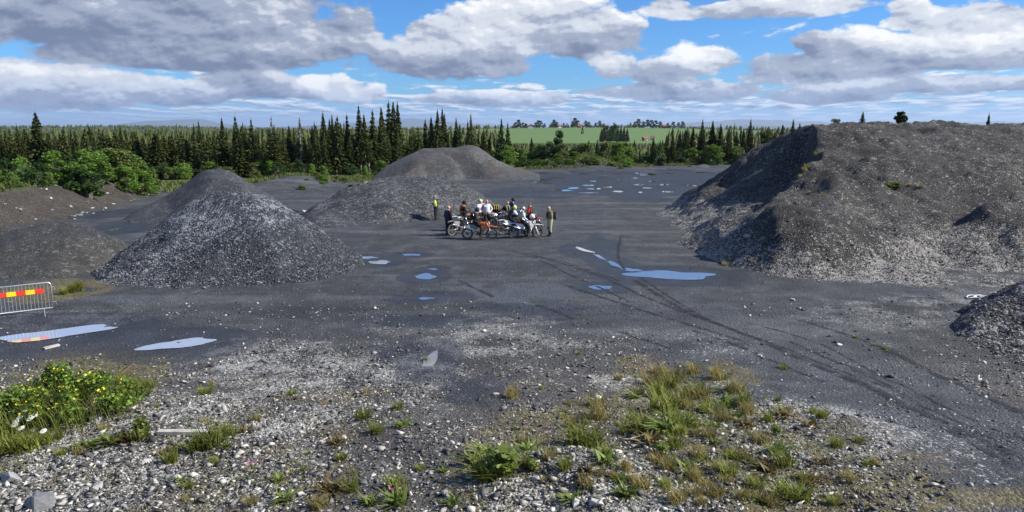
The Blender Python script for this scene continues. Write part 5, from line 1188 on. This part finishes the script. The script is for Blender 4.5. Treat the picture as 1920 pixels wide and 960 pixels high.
def wheel(parent, x, r, wd_, big_disc):
    key = (r, wd_)
    if key not in _wheel:
        L = []
        bm = bmesh.new(); tr = wd_ * 0.5; n = 40; prof = [(r - 0.085, -tr * .62), (r - 0.045, -tr), (r - 0.012, -tr * .80), (r, -tr * .3), (r, tr * .3), (r - 0.012, tr * .80), (r - 0.045, tr), (r - 0.085, tr * .62), (r - 0.085, -tr * .62)]
        lathe(bm, prof, n, 'Y')
        for k in range(30):                                              # knobs
            a = 2 * math.pi * k / 30
            for yy in (-tr * .55, 0, tr * .55): box(bm, (math.cos(a) * (r + .004), yy, math.sin(a) * (r + .004)), (0.022, tr * .38, 0.028), Matrix.Rotation(-a, 3, 'Y'))
        L.append(bm_mesh(bm, 'wheel'))
        bm = bmesh.new(); lathe(bm, [(r - .085, -tr * .6), (r - .105, -tr * .5), (r - .105, tr * .5), (r - .085, tr * .6), (r - .080, 0), (r - .085, -tr * .6)], 32, 'Y'); L.append(bm_mesh(bm, 'rim'))
        bm = bmesh.new()
        for k in range(14):
            a = 2 * math.pi * k / 14; b = a + (0.35 if k % 2 else -0.35); s = 1 if k % 4 < 2 else -1
            tube(bm, [(math.cos(b) * .045, s * .035, math.sin(b) * .045), (math.cos(a) * (r - .10), 0, math.sin(a) * (r - .10))], 0.003, 4)
        L.append(bm_mesh(bm, 'spokes'))
        bm = bmesh.new(); lathe(bm, [(.001, -.06), (.05, -.055), (.04, -.02), (.04, .02), (.05, .055), (.001, .06)], 14, 'Y'); lathe(bm, [(.05, .062), (big_disc, .062), (big_disc, .066), (.05, .066)], 20, 'Y'); L.append(bm_mesh(bm, 'hub'))
        _wheel[key] = L
    L = _wheel[key]
    w_ = bpy.data.objects.new('wheel', L[0]); COL.objects.link(w_); w_.parent = parent; w_.location = (x, 0, r + 0.004)
    if not L[0].materials: L[0].materials.append(M_TYRE); L[1].materials.append(M_DARKMET); L[2].materials.append(M_ALU); L[3].materials.append(M_ALU)
    for nm, me in zip(('rim', 'spokes', 'hub'), L[1:]):
        o = bpy.data.objects.new(nm, me); COL.objects.link(o); o.parent = w_
    return w_
def smooth_shell(bm, secs, n=12):
    """secs: (x, z centre, half width y, half height z) lofted along x"""
    rings = []
    for (x, zc, hy, hz) in secs:
        rings.append([bm.verts.new((x, hy * math.copysign(abs(math.cos(a)) ** .8, math.cos(a)), zc + hz * math.copysign(abs(math.sin(a)) ** .8, math.sin(a)))) for a in [2 * math.pi * k / n for k in range(n)]])
    for r0, r1 in zip(rings, rings[1:]):
        for k in range(n): bm.faces.new((r0[k], r0[(k + 1) % n], r1[(k + 1) % n], r1[k]))
    bm.faces.new(rings[0][::-1]); bm.faces.new(rings[-1])
def motorcycle(u, v, head, label, main, second, accent='black', plate_c='white', extra=None):
    p = G(u, v); z = float(H(p.x, p.y)); rz = R(head)
    b = empty('motorcycle', (p.x, p.y, z), rz, label, 'motorcycle', 'motorcycles parked in the yard')
    wheel(b, 0.745, 0.35, 0.085, 0.13); wheel(b, -0.715, 0.335, 0.115, 0.11)
    bm = bmesh.new()                                                       # frame
    for s in (-1, 1):
        tube(bm, [(0.45, s * .03, 0.90), (0.30, s * .11, 0.78), (-0.22, s * .12, 0.70), (-0.26, s * .12, 0.42)], 0.022, 6)
        tube(bm, [(0.45, s * .03, 0.86), (0.34, s * .09, 0.52), (0.22, s * .11, 0.27), (-0.22, s * .11, 0.27), (-0.26, s * .12, 0.42)], 0.018, 6)
        tube(bm, [(-0.20, s * .11, 0.68), (-0.55, s * .09, 0.86)], 0.013, 6)
    tube(bm, [(0.47, 0, 0.83), (0.42, 0, 0.98)], 0.035, 8); part('frame', bm, PL['orange'] if main == 'orange' else M_DARKMET, b, True)
    bm = bmesh.new()                                                       # swingarm
    for s in (-1, 1): tube(bm, [(-0.22, s * .10, 0.42), (-0.50, s * .095, 0.37), (-0.74, s * .09, 0.335)], [.035, .032, .024], 8)
    part('swingarm', bm, M_ALU, b, True)
    bm = bmesh.new(); box(bm, (0.05, 0, 0.40), (0.40, 0.24, 0.24), bevel=0.04); box(bm, (0.16, 0, 0.60), (0.17, 0.18, 0.24), Matrix.Rotation(0.3, 3, 'Y'), bevel=0.02)
    lathe(bm, [(.001, -.17), (.10, -.165), (.115, -.12), (.115, .12), (.10, .165), (.001, .17)], 18, 'Y', (-0.02, 0, 0.40))
    for k in range(5): box(bm, (0.165 + k * 0.006, 0, 0.53 + k * 0.035), (0.20, 0.22, 0.010), Matrix.Rotation(0.3, 3, 'Y'))
    part('engine', bm, M_DARKMET, b)
    bm = bmesh.new(); tube(bm, [(0.26, -.05, 0.60), (0.36, -.10, 0.50), (0.27, -.14, 0.38), (0.0, -.17, 0.47), (-0.22, -.15, 0.56), (-0.34, -.15, 0.60)], [.022, .024, .026, .026, .024, .024], 8); part('exhaust_pipe', bm, M_CHROME, b, True)
    bm = bmesh.new(); tube(bm, [(-0.32, -.155, 0.585), (-0.36, -.165, 0.60), (-0.72, -.185, 0.70), (-0.76, -.185, 0.71)], [.03, .060, .060, .042], 12); part('silencer', bm, M_CHROME, b, True)
    for s in (-1, 1):
        bm = bmesh.new(); tube(bm, [(0.425, s * .10, 1.02), (0.555, s * .10, 0.75)], .028, 8); tube(bm, [(0.555, s * .10, 0.75), (0.745, s * .10, 0.335)], .023, 8); fk = part('fork_leg', bm, M_CHROME, b, True)
        bm = bmesh.new(); plate(bm, [(0.60, .60), (0.66, .60), (0.79, .33), (0.72, .30)], 0.012); o = part('fork_guard', bm, PL[second], fk); o.location = (0, s * .135, 0)
    bm = bmesh.new(); box(bm, (0.44, 0, 1.0), (0.10, 0.25, 0.03), bevel=.01); box(bm, (0.50, 0, 0.86), (0.10, 0.25, 0.035), bevel=.01); part('triple_clamp', bm, M_ALU, b)
    bm = bmesh.new(); tube(bm, [(0.30, .41, 1.13), (0.36, .28, 1.13), (0.42, .10, 1.06), (0.42, -.10, 1.06), (0.36, -.28, 1.13), (0.30, -.41, 1.13)], .014, 8); tube(bm, [(0.39, .2, 1.11), (0.39, -.2, 1.11)], .02, 8); hbr = part('handlebar', bm, M_DARKMET, b, True)
    for s in (-1, 1):
        bm = bmesh.new(); tube(bm, [(0.345, s * .30, 1.13), (0.30, s * .42, 1.13)], .020, 8); part('grip', bm, M_BLK, hbr)
        bm = bmesh.new(); smooth_shell(bm, [(0.36, 1.14, .03, .02), (0.42, 1.13, .09, .05), (0.45, 1.12, .10, .055), (0.47, 1.12, .04, .03)], 10); o = part('hand_guard', bm, PL[accent], hbr, True); o.location = (0, s * .33, 0)
    bm = bmesh.new(); smooth_shell(bm, [(0.40, .92, .05, .05), (0.32, .94, .12, .10), (0.15, .92, .14, .12), (-0.02, .90, .11, .07), (-0.10, .89, .07, .04)]); part('fuel_tank', bm, PL[main], b, True)
    for s in (-1, 1):
        bm = bmesh.new(); plate(bm, [(0.02, .90), (0.30, .96), (0.50, .80), (0.40, .58), (0.27, .56), (0.10, .74)], 0.03); o = part('radiator_shroud', bm, PL[main], b); o.location = (0, s * .155, 0)
        bm = bmesh.new(); plate(bm, [(-0.12, .86), (-0.62, .90), (-0.52, .72), (-0.25, .56), (-0.12, .64)], 0.02); o = part('side_panel', bm, PL[second], b); o.location = (0, s * .125, 0)
        bm = bmesh.new(); box(bm, (-0.08, s * .20, 0.33), (0.07, 0.10, 0.025)); part('foot_peg', bm, M_ALU, b)
    bm = bmesh.new(); smooth_shell(bm, [(0.10, .945, .07, .03), (0.0, .945, .10, .045), (-0.25, .925, .13, .05), (-0.50, .945, .11, .045), (-0.64, .955, .07, .02)]); part('seat', bm, M_SEAT, b, True)
    bm = bmesh.new(); smooth_shell(bm, [(-0.45, .905, .08, .02), (-0.70, .915, .10, .018), (-0.90, .895, .085, .014), (-1.02, .86, .05, .010)]); rf = part('rear_fender', bm, PL[second], b, True)
    bm = bmesh.new(); box(bm, (-0.98, 0, 0.84), (0.03, 0.08, 0.05), bevel=.008); part('tail_light', bm, PL['red'], rf)
    bm = bmesh.new(); smooth_shell(bm, [(0.45, .80, .08, .02), (0.62, .80, .10, .02), (0.82, .785, .085, .018), (1.02, .755, .06, .012), (1.14, .725, .02, .006)]); part('front_fender', bm, PL[main], b, True)
    bm = bmesh.new(); smooth_shell(bm, [(0.50, .97, .08, .10), (0.56, .96, .10, .13), (0.60, .94, .07, .09)]); hm = part('headlight_mask', bm, PL[plate_c], b, True)
    bm = bmesh.new(); lathe(bm, [(.001, .612), (.045, .608), (.055, .595)], 12, 'X', (0, 0, .92)); part('headlight', bm, M_LENS, hm)
    bm = bmesh.new(); tube(bm, [(0.12, .17, 0.33), (-0.02, .30, 0.01)], .014, 6); box(bm, (-0.03, .31, .012), (.09, .05, .014)); part('kickstand', bm, M_DARKMET, b)
    bm = bmesh.new(); tube(bm, [(-0.20, 0, .44), (-0.26, 0, .78)], .030, 10); part('shock', bm, PL['yellow'], b)
    return b
BK = {}
BK[1] = motorcycle(899, 447.5, -3, 'orange motorcycle with an orange front fender carrying the rider in black', 'orange', 'grey', 'black', 'orange')
BK[2] = motorcycle(985, 445.5, 14, 'white motorcycle with a high white fender and a helmet on its handlebar', 'white', 'white', 'black', 'white')
BK[3] = motorcycle(862, 440, 50, 'black motorcycle with a silver exhaust beside the standing bald man in navy', 'black', 'grey', 'black', 'black')
BK[4] = motorcycle(941, 421, 12, 'black and red motorcycle with a yellow black bag strapped on', 'red', 'black', 'black', 'white')
BK[5] = motorcycle(961, 439, 24, 'black motorcycle with white panels half hidden behind the white one', 'black', 'white', 'grey', 'white')
BK[6] = motorcycle(874, 432, 28, 'orange motorcycle carrying the rider with the orange jersey', 'orange', 'white', 'black', 'orange')
BK[7] = motorcycle(905, 426, 160, 'red and white motorcycle in the middle of the group', 'red', 'white', 'white', 'white')
BK[8] = motorcycle(962, 424, 18, 'blue motorcycle behind the group carrying the rider in navy', 'blue', 'white', 'black', 'white')
BK[9] = motorcycle(990, 434, 150, 'black motorcycle behind the white one, pointing the other way', 'black', 'red', 'black', 'black')
# ------------------------------------------------------------------ people
CL = {k: paint('cloth ' + k, c_, 0.85, var=0.2) for k, c_ in {'black': (.016, .016, .018), 'navy': (.018, .024, .042), 'grey': (.20, .21, .22), 'white': (.68, .68, .66), 'orange': (.75, .17, .02), 'yellow': (.62, .68, .10), 'olive': (.16, .17, .075), 'khaki': (.36, .35, .21), 'pale': (.58, .63, .68), 'pink': (.70, .25, .20), 'red': (.55, .05, .04), 'blue': (.05, .09, .30), 'boot': (.05, .045, .04), 'glove': (.03, .03, .03)}.items()}
M_SKIN = paint('skin', (.58, .32, .23), 0.55, var=0.06); M_EYE = paint('eye', (.03, .025, .02), 0.2); M_HAIR = paint('brown hair', (.09, .06, .04), 0.8); M_GREYHAIR = paint('grey hair', (.35, .33, .31), 0.8)
BASE = dict(pelvis=(0, 0, .95), spine=(0, 0, 1.14), chest=(0, 0, 1.36), neck=(.01, 0, 1.52), head=(.03, 0, 1.60),
            sh=(0, .185, 1.43), el=(-.03, .27, 1.16), wr=(.05, .27, .93), hip=(0, .10, .91), kn=(.03, .12, .50), an=(-.03, .13, .09), toe=(.15, .16, .035))
POSES = {'stand': {}, 'phone': dict(el=(.04, .25, 1.16), wr=(.27, .08, 1.22), head=(.06, 0, 1.59)), 'hold': dict(el=(-.02, .27, 1.15), wr=(.24, .07, 1.08), head=(.06, 0, 1.59)), 'hips': dict(el=(-.10, .36, 1.20), wr=(.02, .20, 1.0)),
    'ride': dict(pelvis=(-.20, 0, 1.03), spine=(-.17, 0, 1.20), chest=(-.08, 0, 1.41), neck=(-.03, 0, 1.56), head=(.0, 0, 1.64), sh=(-.07, .185, 1.47), el=(.10, .36, 1.24), wr=(.32, .37, 1.14), hip=(-.20, .11, 1.0), kn=(.20, .27, .72), an=(.06, .33, .13), toe=(.24, .38, .045)),
    'rest': dict(pelvis=(-.22, 0, 1.03), spine=(-.22, 0, 1.21), chest=(-.19, 0, 1.43), neck=(-.16, 0, 1.58), head=(-.13, 0, 1.66), sh=(-.18, .185, 1.49), el=(-.16, .31, 1.24), wr=(.06, .24, 1.10), hip=(-.22, .11, 1.0), kn=(.18, .27, .72), an=(.06, .33, .13), toe=(.24, .38, .045)),
    'lean': dict(pelvis=(-.24, 0, 1.03), spine=(-.16, 0, 1.19), chest=(.0, 0, 1.36), neck=(.08, 0, 1.50), head=(.13, 0, 1.57), sh=(.0, .185, 1.42), el=(.18, .34, 1.22), wr=(.34, .36, 1.14), hip=(-.22, .11, 1.0), kn=(.20, .27, .72), an=(.06, .33, .13), toe=(.24, .38, .045))}
def head_mesh(bm, c_, yaw, pitch, skin_i, eye_i, face_mats):
    n0 = len(bm.faces); r = bmesh.ops.create_uvsphere(bm, u_segments=18, v_segments=14, radius=1.0); vs_ = r['verts']
    Rm = Matrix.Rotation(yaw, 3, 'Z') @ Matrix.Rotation(pitch, 3, 'Y')
    def tr(v): return Vector(c_) + Rm @ v
    for v_ in vs_:
        x, y, z = v_.co; jaw = 1 - 0.28 * max(0, -z) ; X_, Y_, Z_ = x * .100 * (1 if x < 0 else 0.95), y * .078 * jaw, z * .122
        if x > .75 and abs(y) < .35 and -.35 < z < .12: X_ += .020 * (1 - abs(y) / .35)            # nose
        if x > .6 and z < -.7: X_ += .012                                                            # chin
        if abs(y) > .9 and abs(z) < .35 and abs(x) < .35: Y_ *= 1.16                                  # ears
        v_.co = tr(Vector((X_, Y_, Z_)))
    fs = {f for v_ in vs_ for f in v_.link_faces}
    for f in fs: f.material_index = skin_i; f.smooth = True
    for s in (-1, 1):                                                                                 # eyes, mouth
        r = bmesh.ops.create_icosphere(bm, subdivisions=1, radius=.013); 
        for v_ in r['verts']: v_.co = tr(v_.co + Vector((.086, s * .032, .012)))
        for f in {f for v_ in r['verts'] for f in v_.link_faces}: f.material_index = eye_i
    k = len(bm.verts); r = bmesh.ops.create_cube(bm, size=1.0)
    for v_ in r['verts']: v_.co = tr(Vector((.088 + v_.co.x * .012, v_.co.y * .045, -.062 + v_.co.z * .010)))
    for f in {f for v_ in r['verts'] for f in v_.link_faces}: f.material_index = eye_i
    return Rm
def person(label, at_, rz, pose, coat, arms, legs, sc=1.0, yaw=0.0, pitch=0.0, head='bald', hcol=None, bulk=1.1, fore=None, hands='skin'):
    """at_: world point of the feet (or of the motorcycle's origin for riders)"""
    J = dict(BASE); J.update(POSES[pose]); g_ = random.Random(hash(label) & 0xffff)
    b = bulk * 1.22
    nodes, edges, rad = [], [], []
    def add(p, r, par=None):
        nodes.append(Vector(p)); rad.append(r); i = len(nodes) - 1
        if par is not None: edges.append((par, i))
        return i
    segs = []                                                                  # (a, b, material)
    MATS = [CL[coat], CL[arms], CL[fore or arms], CL[legs], CL['boot'], M_SKIN if hands == 'skin' else CL['glove'], M_SKIN, M_EYE]
    pe = add(J['pelvis'], .150 * b); sp = add(J['spine'], .140 * b, pe); ch = add(J['chest'], .165 * b, sp); nk = add(J['neck'], .066, ch); hd = add(J['head'], .062, nk)
    segs += [(pe, sp, 0), (sp, ch, 0), (ch, nk, 0), (nk, hd, 6)]
    wr_pts = []
    for s in (1, -1):
        m = lambda p: (p[0], p[1] * s, p[2])
        a = add(m(J['sh']), .082 * b, ch); e = add(m(J['el']), .058 * b, a); w_ = add(m(J['wr']), .040, e); segs += [(ch, a, 0), (a, e, 1), (e, w_, 2)]
        d = (nodes[w_] - nodes[e]).normalized(); pm = add(nodes[w_] + d * .05, .038, w_); segs.append((w_, pm, 5)); wr_pts.append((nodes[pm], d, s))
        h = add(m(J['hip']), .105 * b, pe); k = add(m(J['kn']), .078 * b, h); an = add(m(J['an']), .062, k); t_ = add(m(J['toe']), .045, an); segs += [(pe, h, 3), (h, k, 3), (k, an, 3), (an, t_, 4)]
    me = bpy.data.meshes.new('tmp'); me.from_pydata([tuple(p) for p in nodes], edges, []); tmp = bpy.data.objects.new('tmp', me); COL.objects.link(tmp)
    md = tmp.modifiers.new('s', 'SKIN'); md.use_smooth_shade = True
    if not me.skin_vertices: me.attributes  # layer is made with the modifier
    for i, sv in enumerate(me.skin_vertices[0].data): sv.radius = (rad[i], rad[i]); sv.use_root = (i == 0)
    ss_ = tmp.modifiers.new('u', 'SUBSURF'); ss_.levels = 1; ss_.render_levels = 1
    dg = bpy.context.evaluated_depsgraph_get(); ev = bpy.data.meshes.new_from_object(tmp.evaluated_get(dg))
    bpy.data.objects.remove(tmp); bm = bmesh.new(); bm.from_mesh(ev)
    P0 = np.array([tuple(nodes[a]) for a, b_, m in segs]); P1 = np.array([tuple(nodes[b_]) for a, b_, m in segs]); E = P1 - P0; L2 = (E ** 2).sum(1)
    for f in bm.faces:
        c_ = np.array(f.calc_center_median()); tt = np.clip(((c_ - P0) * E).sum(1) / L2, 0, 1); d = np.linalg.norm(c_ - P0 - E * tt[:, None], axis=1)
        f.material_index = segs[int(d.argmin())][2]; f.smooth = True
        if f.material_index == 3 and c_[2] < 0.30: f.material_index = 4           # boots reach up the shin
        if f.material_index == 0 and c_[2] < J['pelvis'][2] - 0.03: f.material_index = 3
    for (pm, d, s) in wr_pts:                                                     # fingers
        up = Vector((0, 0, 1)) if abs(d.z) < .8 else Vector((1, 0, 0)); sd_ = d.cross(up).normalized(); nm = sd_.cross(d).normalized()
        n0 = set(bm.faces)
        for k, (L, o_) in enumerate([(.062, -.027), (.075, -.009), (.070, .009), (.055, .026)]):
            p0 = pm + sd_ * o_; tube(bm, [p0, p0 + d * L * .6, p0 + d * L * .85 - nm * L * .4, p0 + d * L * .8 - nm * L * .7], [.010, .0095, .008, .006], 6)
        p0 = pm - d * .03 + sd_ * .03 * s; tube(bm, [p0, p0 + sd_ * .03 * s + d * .025 - nm * .01, p0 + sd_ * .03 * s + d * .055 - nm * .03], [.012, .010, .007], 6)
        for f in set(bm.faces) - n0: f.material_index = 5; f.smooth = True
    hc = Vector(J['head']) + Vector((.015, 0, .075)); Rm = head_mesh(bm, hc, yaw, pitch, 6, 7, None)
    bmesh.ops.recalc_face_normals(bm, faces=bm.faces)
    body = bpy.data.meshes.new('body'); bm.to_mesh(body); bm.free(); bpy.data.meshes.remove(ev)
    for m_ in MATS: body.materials.append(m_)
    root = empty('person', at_, rz, label, 'person'); root.scale = (sc,) * 3
    link('body', body, None, root)
    def put_child(bm, name, mat, par=root, smooth=True):
        for v_ in bm.verts: v_.co = hc + Rm @ v_.co
        return link(name, bm_mesh(bm, name), mat, par, smooth)
    if head == 'helmet':
        bm = bmesh.new(); bmesh.ops.create_uvsphere(bm, u_segments=22, v_segments=14, radius=1.0)
        for v_ in bm.verts:
            x, y, z = v_.co; chin = .045 if (x > .35 and -.75 < z < -.25) else (-.03 if (x > .6 and -.2 < z < .35) else 0)
            v_.co = Vector((x * .142 + chin, y * .122, z * .142 + .018))
        h_ = put_child(bm, 'helmet', hcol)
        bm = bmesh.new(); plate(bm, [(.03, .13), (.10, .135), (.23, .12), (.23, .108), (.10, .115)], .16); put_child(bm, 'visor', CL['black'], h_, False)
        bm = bmesh.new(); bmesh.ops.create_uvsphere(bm, u_segments=14, v_segments=8, radius=1.0)
        for v_ in bm.verts: v_.co = Vector((v_.co.x * .05 + .095, v_.co.y * .10, v_.co.z * .045 + .02))
        put_child(bm, 'goggles', M_BLK, h_)
    elif head in ('cap', 'hair'):
        bm = bmesh.new(); bmesh.ops.create_uvsphere(bm, u_segments=18, v_segments=12, radius=1.0)
        bmesh.ops.delete(bm, geom=[v_ for v_ in bm.verts if v_.co.z < (.12 if head == 'cap' else -.35) or (head == 'hair' and v_.co.x > .55 and v_.co.z < .45)], context='VERTS')
        for v_ in bm.verts: v_.co = Vector((v_.co.x * .110 - .004, v_.co.y * .092, v_.co.z * .128 + .006))
        h_ = put_child(bm, 'cap' if head == 'cap' else 'hair', hcol)
        if head == 'cap': bm = bmesh.new(); plate(bm, [(.07, .045), (.185, .030), (.185, .022), (.07, .035)], .13); put_child(bm, 'peak', hcol, h_, False)
    return root, J
def patch(root, name, mat, pts, r):
    bm = bmesh.new(); tube(bm, pts, r, 10); return link(name, bm_mesh(bm, name), mat, root, True)
def vest(root, J, mat, name='vest_strap'):
    c_, s_ = Vector(J['chest']), Vector(J['spine'])
    for s in (-1, 1):
        pts = [s_ + Vector((.155, s * .10, .0)), c_ + Vector((.155, s * .10, .0)), c_ + Vector((.04, s * .11, .155)), c_ + Vector((-.14, s * .10, .05)), s_ + Vector((-.155, s * .10, .0))]
        patch(root, name, mat, pts, .030)
def bag(name, label, at_, rz, dims, mat, mat2, cat, strap=True):
    root = empty(name, at_, rz, label, cat)
    bm = bmesh.new(); box(bm, (0, 0, 0), dims, bevel=min(dims) * .28); link('bag', bm_mesh(bm, 'bag'), mat, root, True)
    bm = bmesh.new(); box(bm, (-dims[0] * .5, 0, -dims[2] * .12), (dims[0] * .35, dims[1] * .75, dims[2] * .45), bevel=.025); link('pocket', bm_mesh(bm, 'pocket'), mat2, root, True)
    if strap:
        for s in (-1, 1):
            bm = bmesh.new(); x = dims[0] * .5; tube(bm, [(x - .02, s * .11, dims[2] * .42), (x + .05, s * .12, dims[2] * .50), (x + .28, s * .13, dims[2] * .36), (x + .30, s * .12, 0), (x + .10, s * .15, -dims[2] * .4), (x - .02, s * .13, -dims[2] * .42)], .016, 6); link('strap', bm_mesh(bm, 'strap'), mat2, root)
    return root
def gpt(u, v):
    p = G(u, v); return Vector((p.x, p.y, float(H(p.x, p.y))))
def world(root, p): return Matrix.LocRotScale(root.location, root.rotation_euler, root.scale) @ Vector(p)
# standing
r, J = person('person in a black jacket with yellow sleeves looking at a phone beside the dark mound', gpt(818, 413), R(165), 'phone', 'black', 'yellow', 'black', .98, 0, .35, 'hair', M_GREYHAIR, fore='black')
patch(r, 'yellow_panel', CL['yellow'], [(0, -.155, .98), (0, -.165, 1.15)], .05); patch(r, 'yellow_panel', CL['yellow'], [(.03, .15, .98), (.0, .165, 1.15)], .05)
ph = empty('phone', world(r, (.36, .0, 1.25)), R(165), 'phone held by the person beside the dark mound', 'phone'); bm = bmesh.new(); box(bm, (0, 0, 0), (.012, .075, .15), Matrix.Rotation(.6, 3, 'Y'), bevel=.004); link('case', bm_mesh(bm, 'case'), CL['white'], ph); bm = bmesh.new(); box(bm, (-.008, 0, .002), (.003, .066, .135), Matrix.Rotation(.6, 3, 'Y')); link('screen', bm_mesh(bm, 'screen'), M_GLASS, ph)
r, J = person('bald person in a dark navy riding suit standing with the back turned', gpt(841, 441), R(48), 'stand', 'navy', 'black', 'black', 1.0, -.3, .1, 'bald', bulk=1.22)
patch(r, 'reflective_band', CL['white'], [(-.035, .275, 1.30), (-.04, .285, 1.25)], .078); patch(r, 'reflective_band', CL['white'], [(.0, .275, 1.08), (.012, .276, 1.05)], .066)
r, J = person('bald person in an olive jacket and khaki trousers facing the riders', gpt(1031, 443), R(192), 'hold', 'olive', 'olive', 'khaki', 1.02, 0, .25, 'bald', bulk=1.2)
patch(r, 'knee_pad', CL['olive'], [(.10, .12, .56), (.10, .12, .44)], .055); patch(r, 'knee_pad', CL['olive'], [(.10, -.12, .56), (.10, -.12, .44)], .055); patch(r, 'chest_protector', CL['black'], [(.10, .0, 1.18), (.13, 0, 1.40)], .12)
bag('backpack', 'black backpack on the back of the person in olive', world(r, (-.27, 0, 1.24)), R(192), (.20, .32, .48), CL['black'], CL['grey'], 'backpack')
r, J = person('person in a white jersey and black trousers standing in the middle of the group', gpt(913, 429), R(-75), 'hips', 'pale', 'white', 'black', 1.02, 0, 0, 'bald')
patch(r, 'neck_brace', CL['grey'], [(0, .10, 1.50), (.08, 0, 1.48), (0, -.10, 1.50), (-.09, 0, 1.50), (0, .10, 1.50)], .025)
r, J = person('person with a green cap and a pale jersey behind the orange motorcycles', gpt(899, 427), R(-40), 'stand', 'pale', 'white', 'black', .99, .3, .1, 'cap', PL['green'])
r, J = person('bald person in a black jacket with pale shoulders behind the white motorcycle', gpt(951, 429), R(-60), 'hips', 'black', 'black', 'black', .98, .3, .1, 'bald', fore='white')
vest(r, J, CL['khaki'])
# riders sit in the frame of their motorcycle
def on(k): b = BK[k]; return Vector(b.location), b.rotation_euler.z
a_, z_ = on(1); r, J = person('rider in black seated on the orange motorcycle, head turned back', a_, z_, 'rest', 'black', 'black', 'black', 1.0, 1.1, .15, 'helmet', CL['black'], hands='glove', bulk=1.15)
bag('backpack', 'black backpack worn by the rider on the orange motorcycle', a_ + Matrix.Rotation(z_, 3, 'Z') @ Vector((-.45, 0, 1.34)), z_, (.16, .28, .40), CL['black'], CL['grey'], 'backpack')
a_, z_ = on(2); r, J = person('rider in a white cap and grey jersey with yellow straps on the white motorcycle', a_, z_, 'rest', 'grey', 'pale', 'black', 1.0, .2, .1, 'cap', CL['white'])
vest(r, J, CL['yellow'])
bag('hip_bag', 'orange hip bag worn by the rider on the white motorcycle', a_ + Matrix.Rotation(z_, 3, 'Z') @ Vector((-.40, 0, 1.06)), z_, (.14, .30, .20), CL['orange'], CL['black'], 'bag', False)
a_, z_ = on(6); r, J = person('rider in an orange jersey and black helmet behind the black motorcycle', a_, z_, 'rest', 'orange', 'black', 'black', 1.0, -.4, .1, 'helmet', CL['black'], hands='glove'); vest(r, J, CL['black'], 'chest_strap')
a_, z_ = on(7); r, J = person('rider in a pink and white jersey on the red and white motorcycle', a_, z_, 'lean', 'pink', 'white', 'navy', 1.0, .2, .2, 'helmet', CL['white'], hands='glove', fore='red')
a_, z_ = on(8); r, J = person('rider in navy with a dark blue helmet on the blue motorcycle', a_, z_, 'ride', 'navy', 'blue', 'navy', 1.0, .3, .1, 'helmet', CL['navy'], hands='glove')
a_, z_ = on(5); r, J = person('rider with a yellow and black helmet on the half hidden black motorcycle', a_, z_, 'lean', 'black', 'white', 'navy', .98, .2, .2, 'helmet', CL['yellow'], hands='glove', fore='black')
a_, z_ = on(9); r, J = person('bareheaded rider in red and black behind the white motorcycle', a_, z_, 'rest', 'black', 'red', 'black', .98, 1.2, .1, 'hair', M_HAIR, hands='glove')
a_, z_ = on(4); M4 = Matrix.Rotation(z_, 3, 'Z')
dfl = bag('duffel_bag', 'yellow and black duffel bag strapped on the red and black motorcycle', a_ + M4 @ Vector((-.42, 0, 1.13)), z_, (.46, .50, .30), CL['black'], CL['yellow'], 'bag', False)
for k in range(3):
    bm = bmesh.new(); box(bm, (-.14 + k * .14, 0, 0.02), (.06, .515, .30), bevel=.03); link('yellow_band', bm_mesh(bm, 'yellow_band'), PL['yellow'], dfl)
# white helmet hung on the handlebar of the white motorcycle
a_, z_ = on(2); M2 = Matrix.Rotation(z_, 3, 'Z'); hl = empty('helmet', a_ + M2 @ Vector((.40, -.06, 1.29)), z_ + .3, 'white helmet resting on the handlebar of the white motorcycle', 'helmet')
bm = bmesh.new(); bmesh.ops.create_uvsphere(bm, u_segments=24, v_segments=16, radius=1.0)
for v_ in bm.verts:
    x, y, z = v_.co; v_.co = Vector((x * .155 + (.05 if x > .35 and z < -.25 else 0), y * .13, z * .15))
link('shell', bm_mesh(bm, 'shell'), CL['white'], hl, True)
bm = bmesh.new(); plate(bm, [(.03, .13), (.12, .13), (.25, .09), (.25, .075), (.12, .11)], .17); link('visor', bm_mesh(bm, 'visor'), PL['white'], hl)
bm = bmesh.new(); bmesh.ops.create_uvsphere(bm, u_segments=14, v_segments=8, radius=1.0)
for v_ in bm.verts: v_.co = Vector((v_.co.x * .05 + .13, v_.co.y * .10, v_.co.z * .05 - .07))
link('chin_bar', bm_mesh(bm, 'chin_bar'), PL['yellow'], hl, True)
# ------------------------------------------------------------------ thin air over the far land
bm = bmesh.new(); box(bm, (0, 22300, 240), (60400, 46000, 580)); hz = link('haze', bm_mesh(bm, 'haze')); hz['kind'] = 'stuff'
hm_ = bpy.data.materials.new('thin air'); hm_.use_nodes = True; nt_ = hm_.node_tree; nt_.nodes.clear()
vo = nt_.nodes.new('ShaderNodeVolumePrincipled'); ou = nt_.nodes.new('ShaderNodeOutputMaterial'); nt_.links.new(vo.outputs[0], ou.inputs['Volume'])
vo.inputs['Color'].default_value = (0.62, 0.78, 1.0, 1); vo.inputs['Density'].default_value = 0.000035; vo.inputs['Anisotropy'].default_value = 0.2
hz.data.materials.append(hm_)
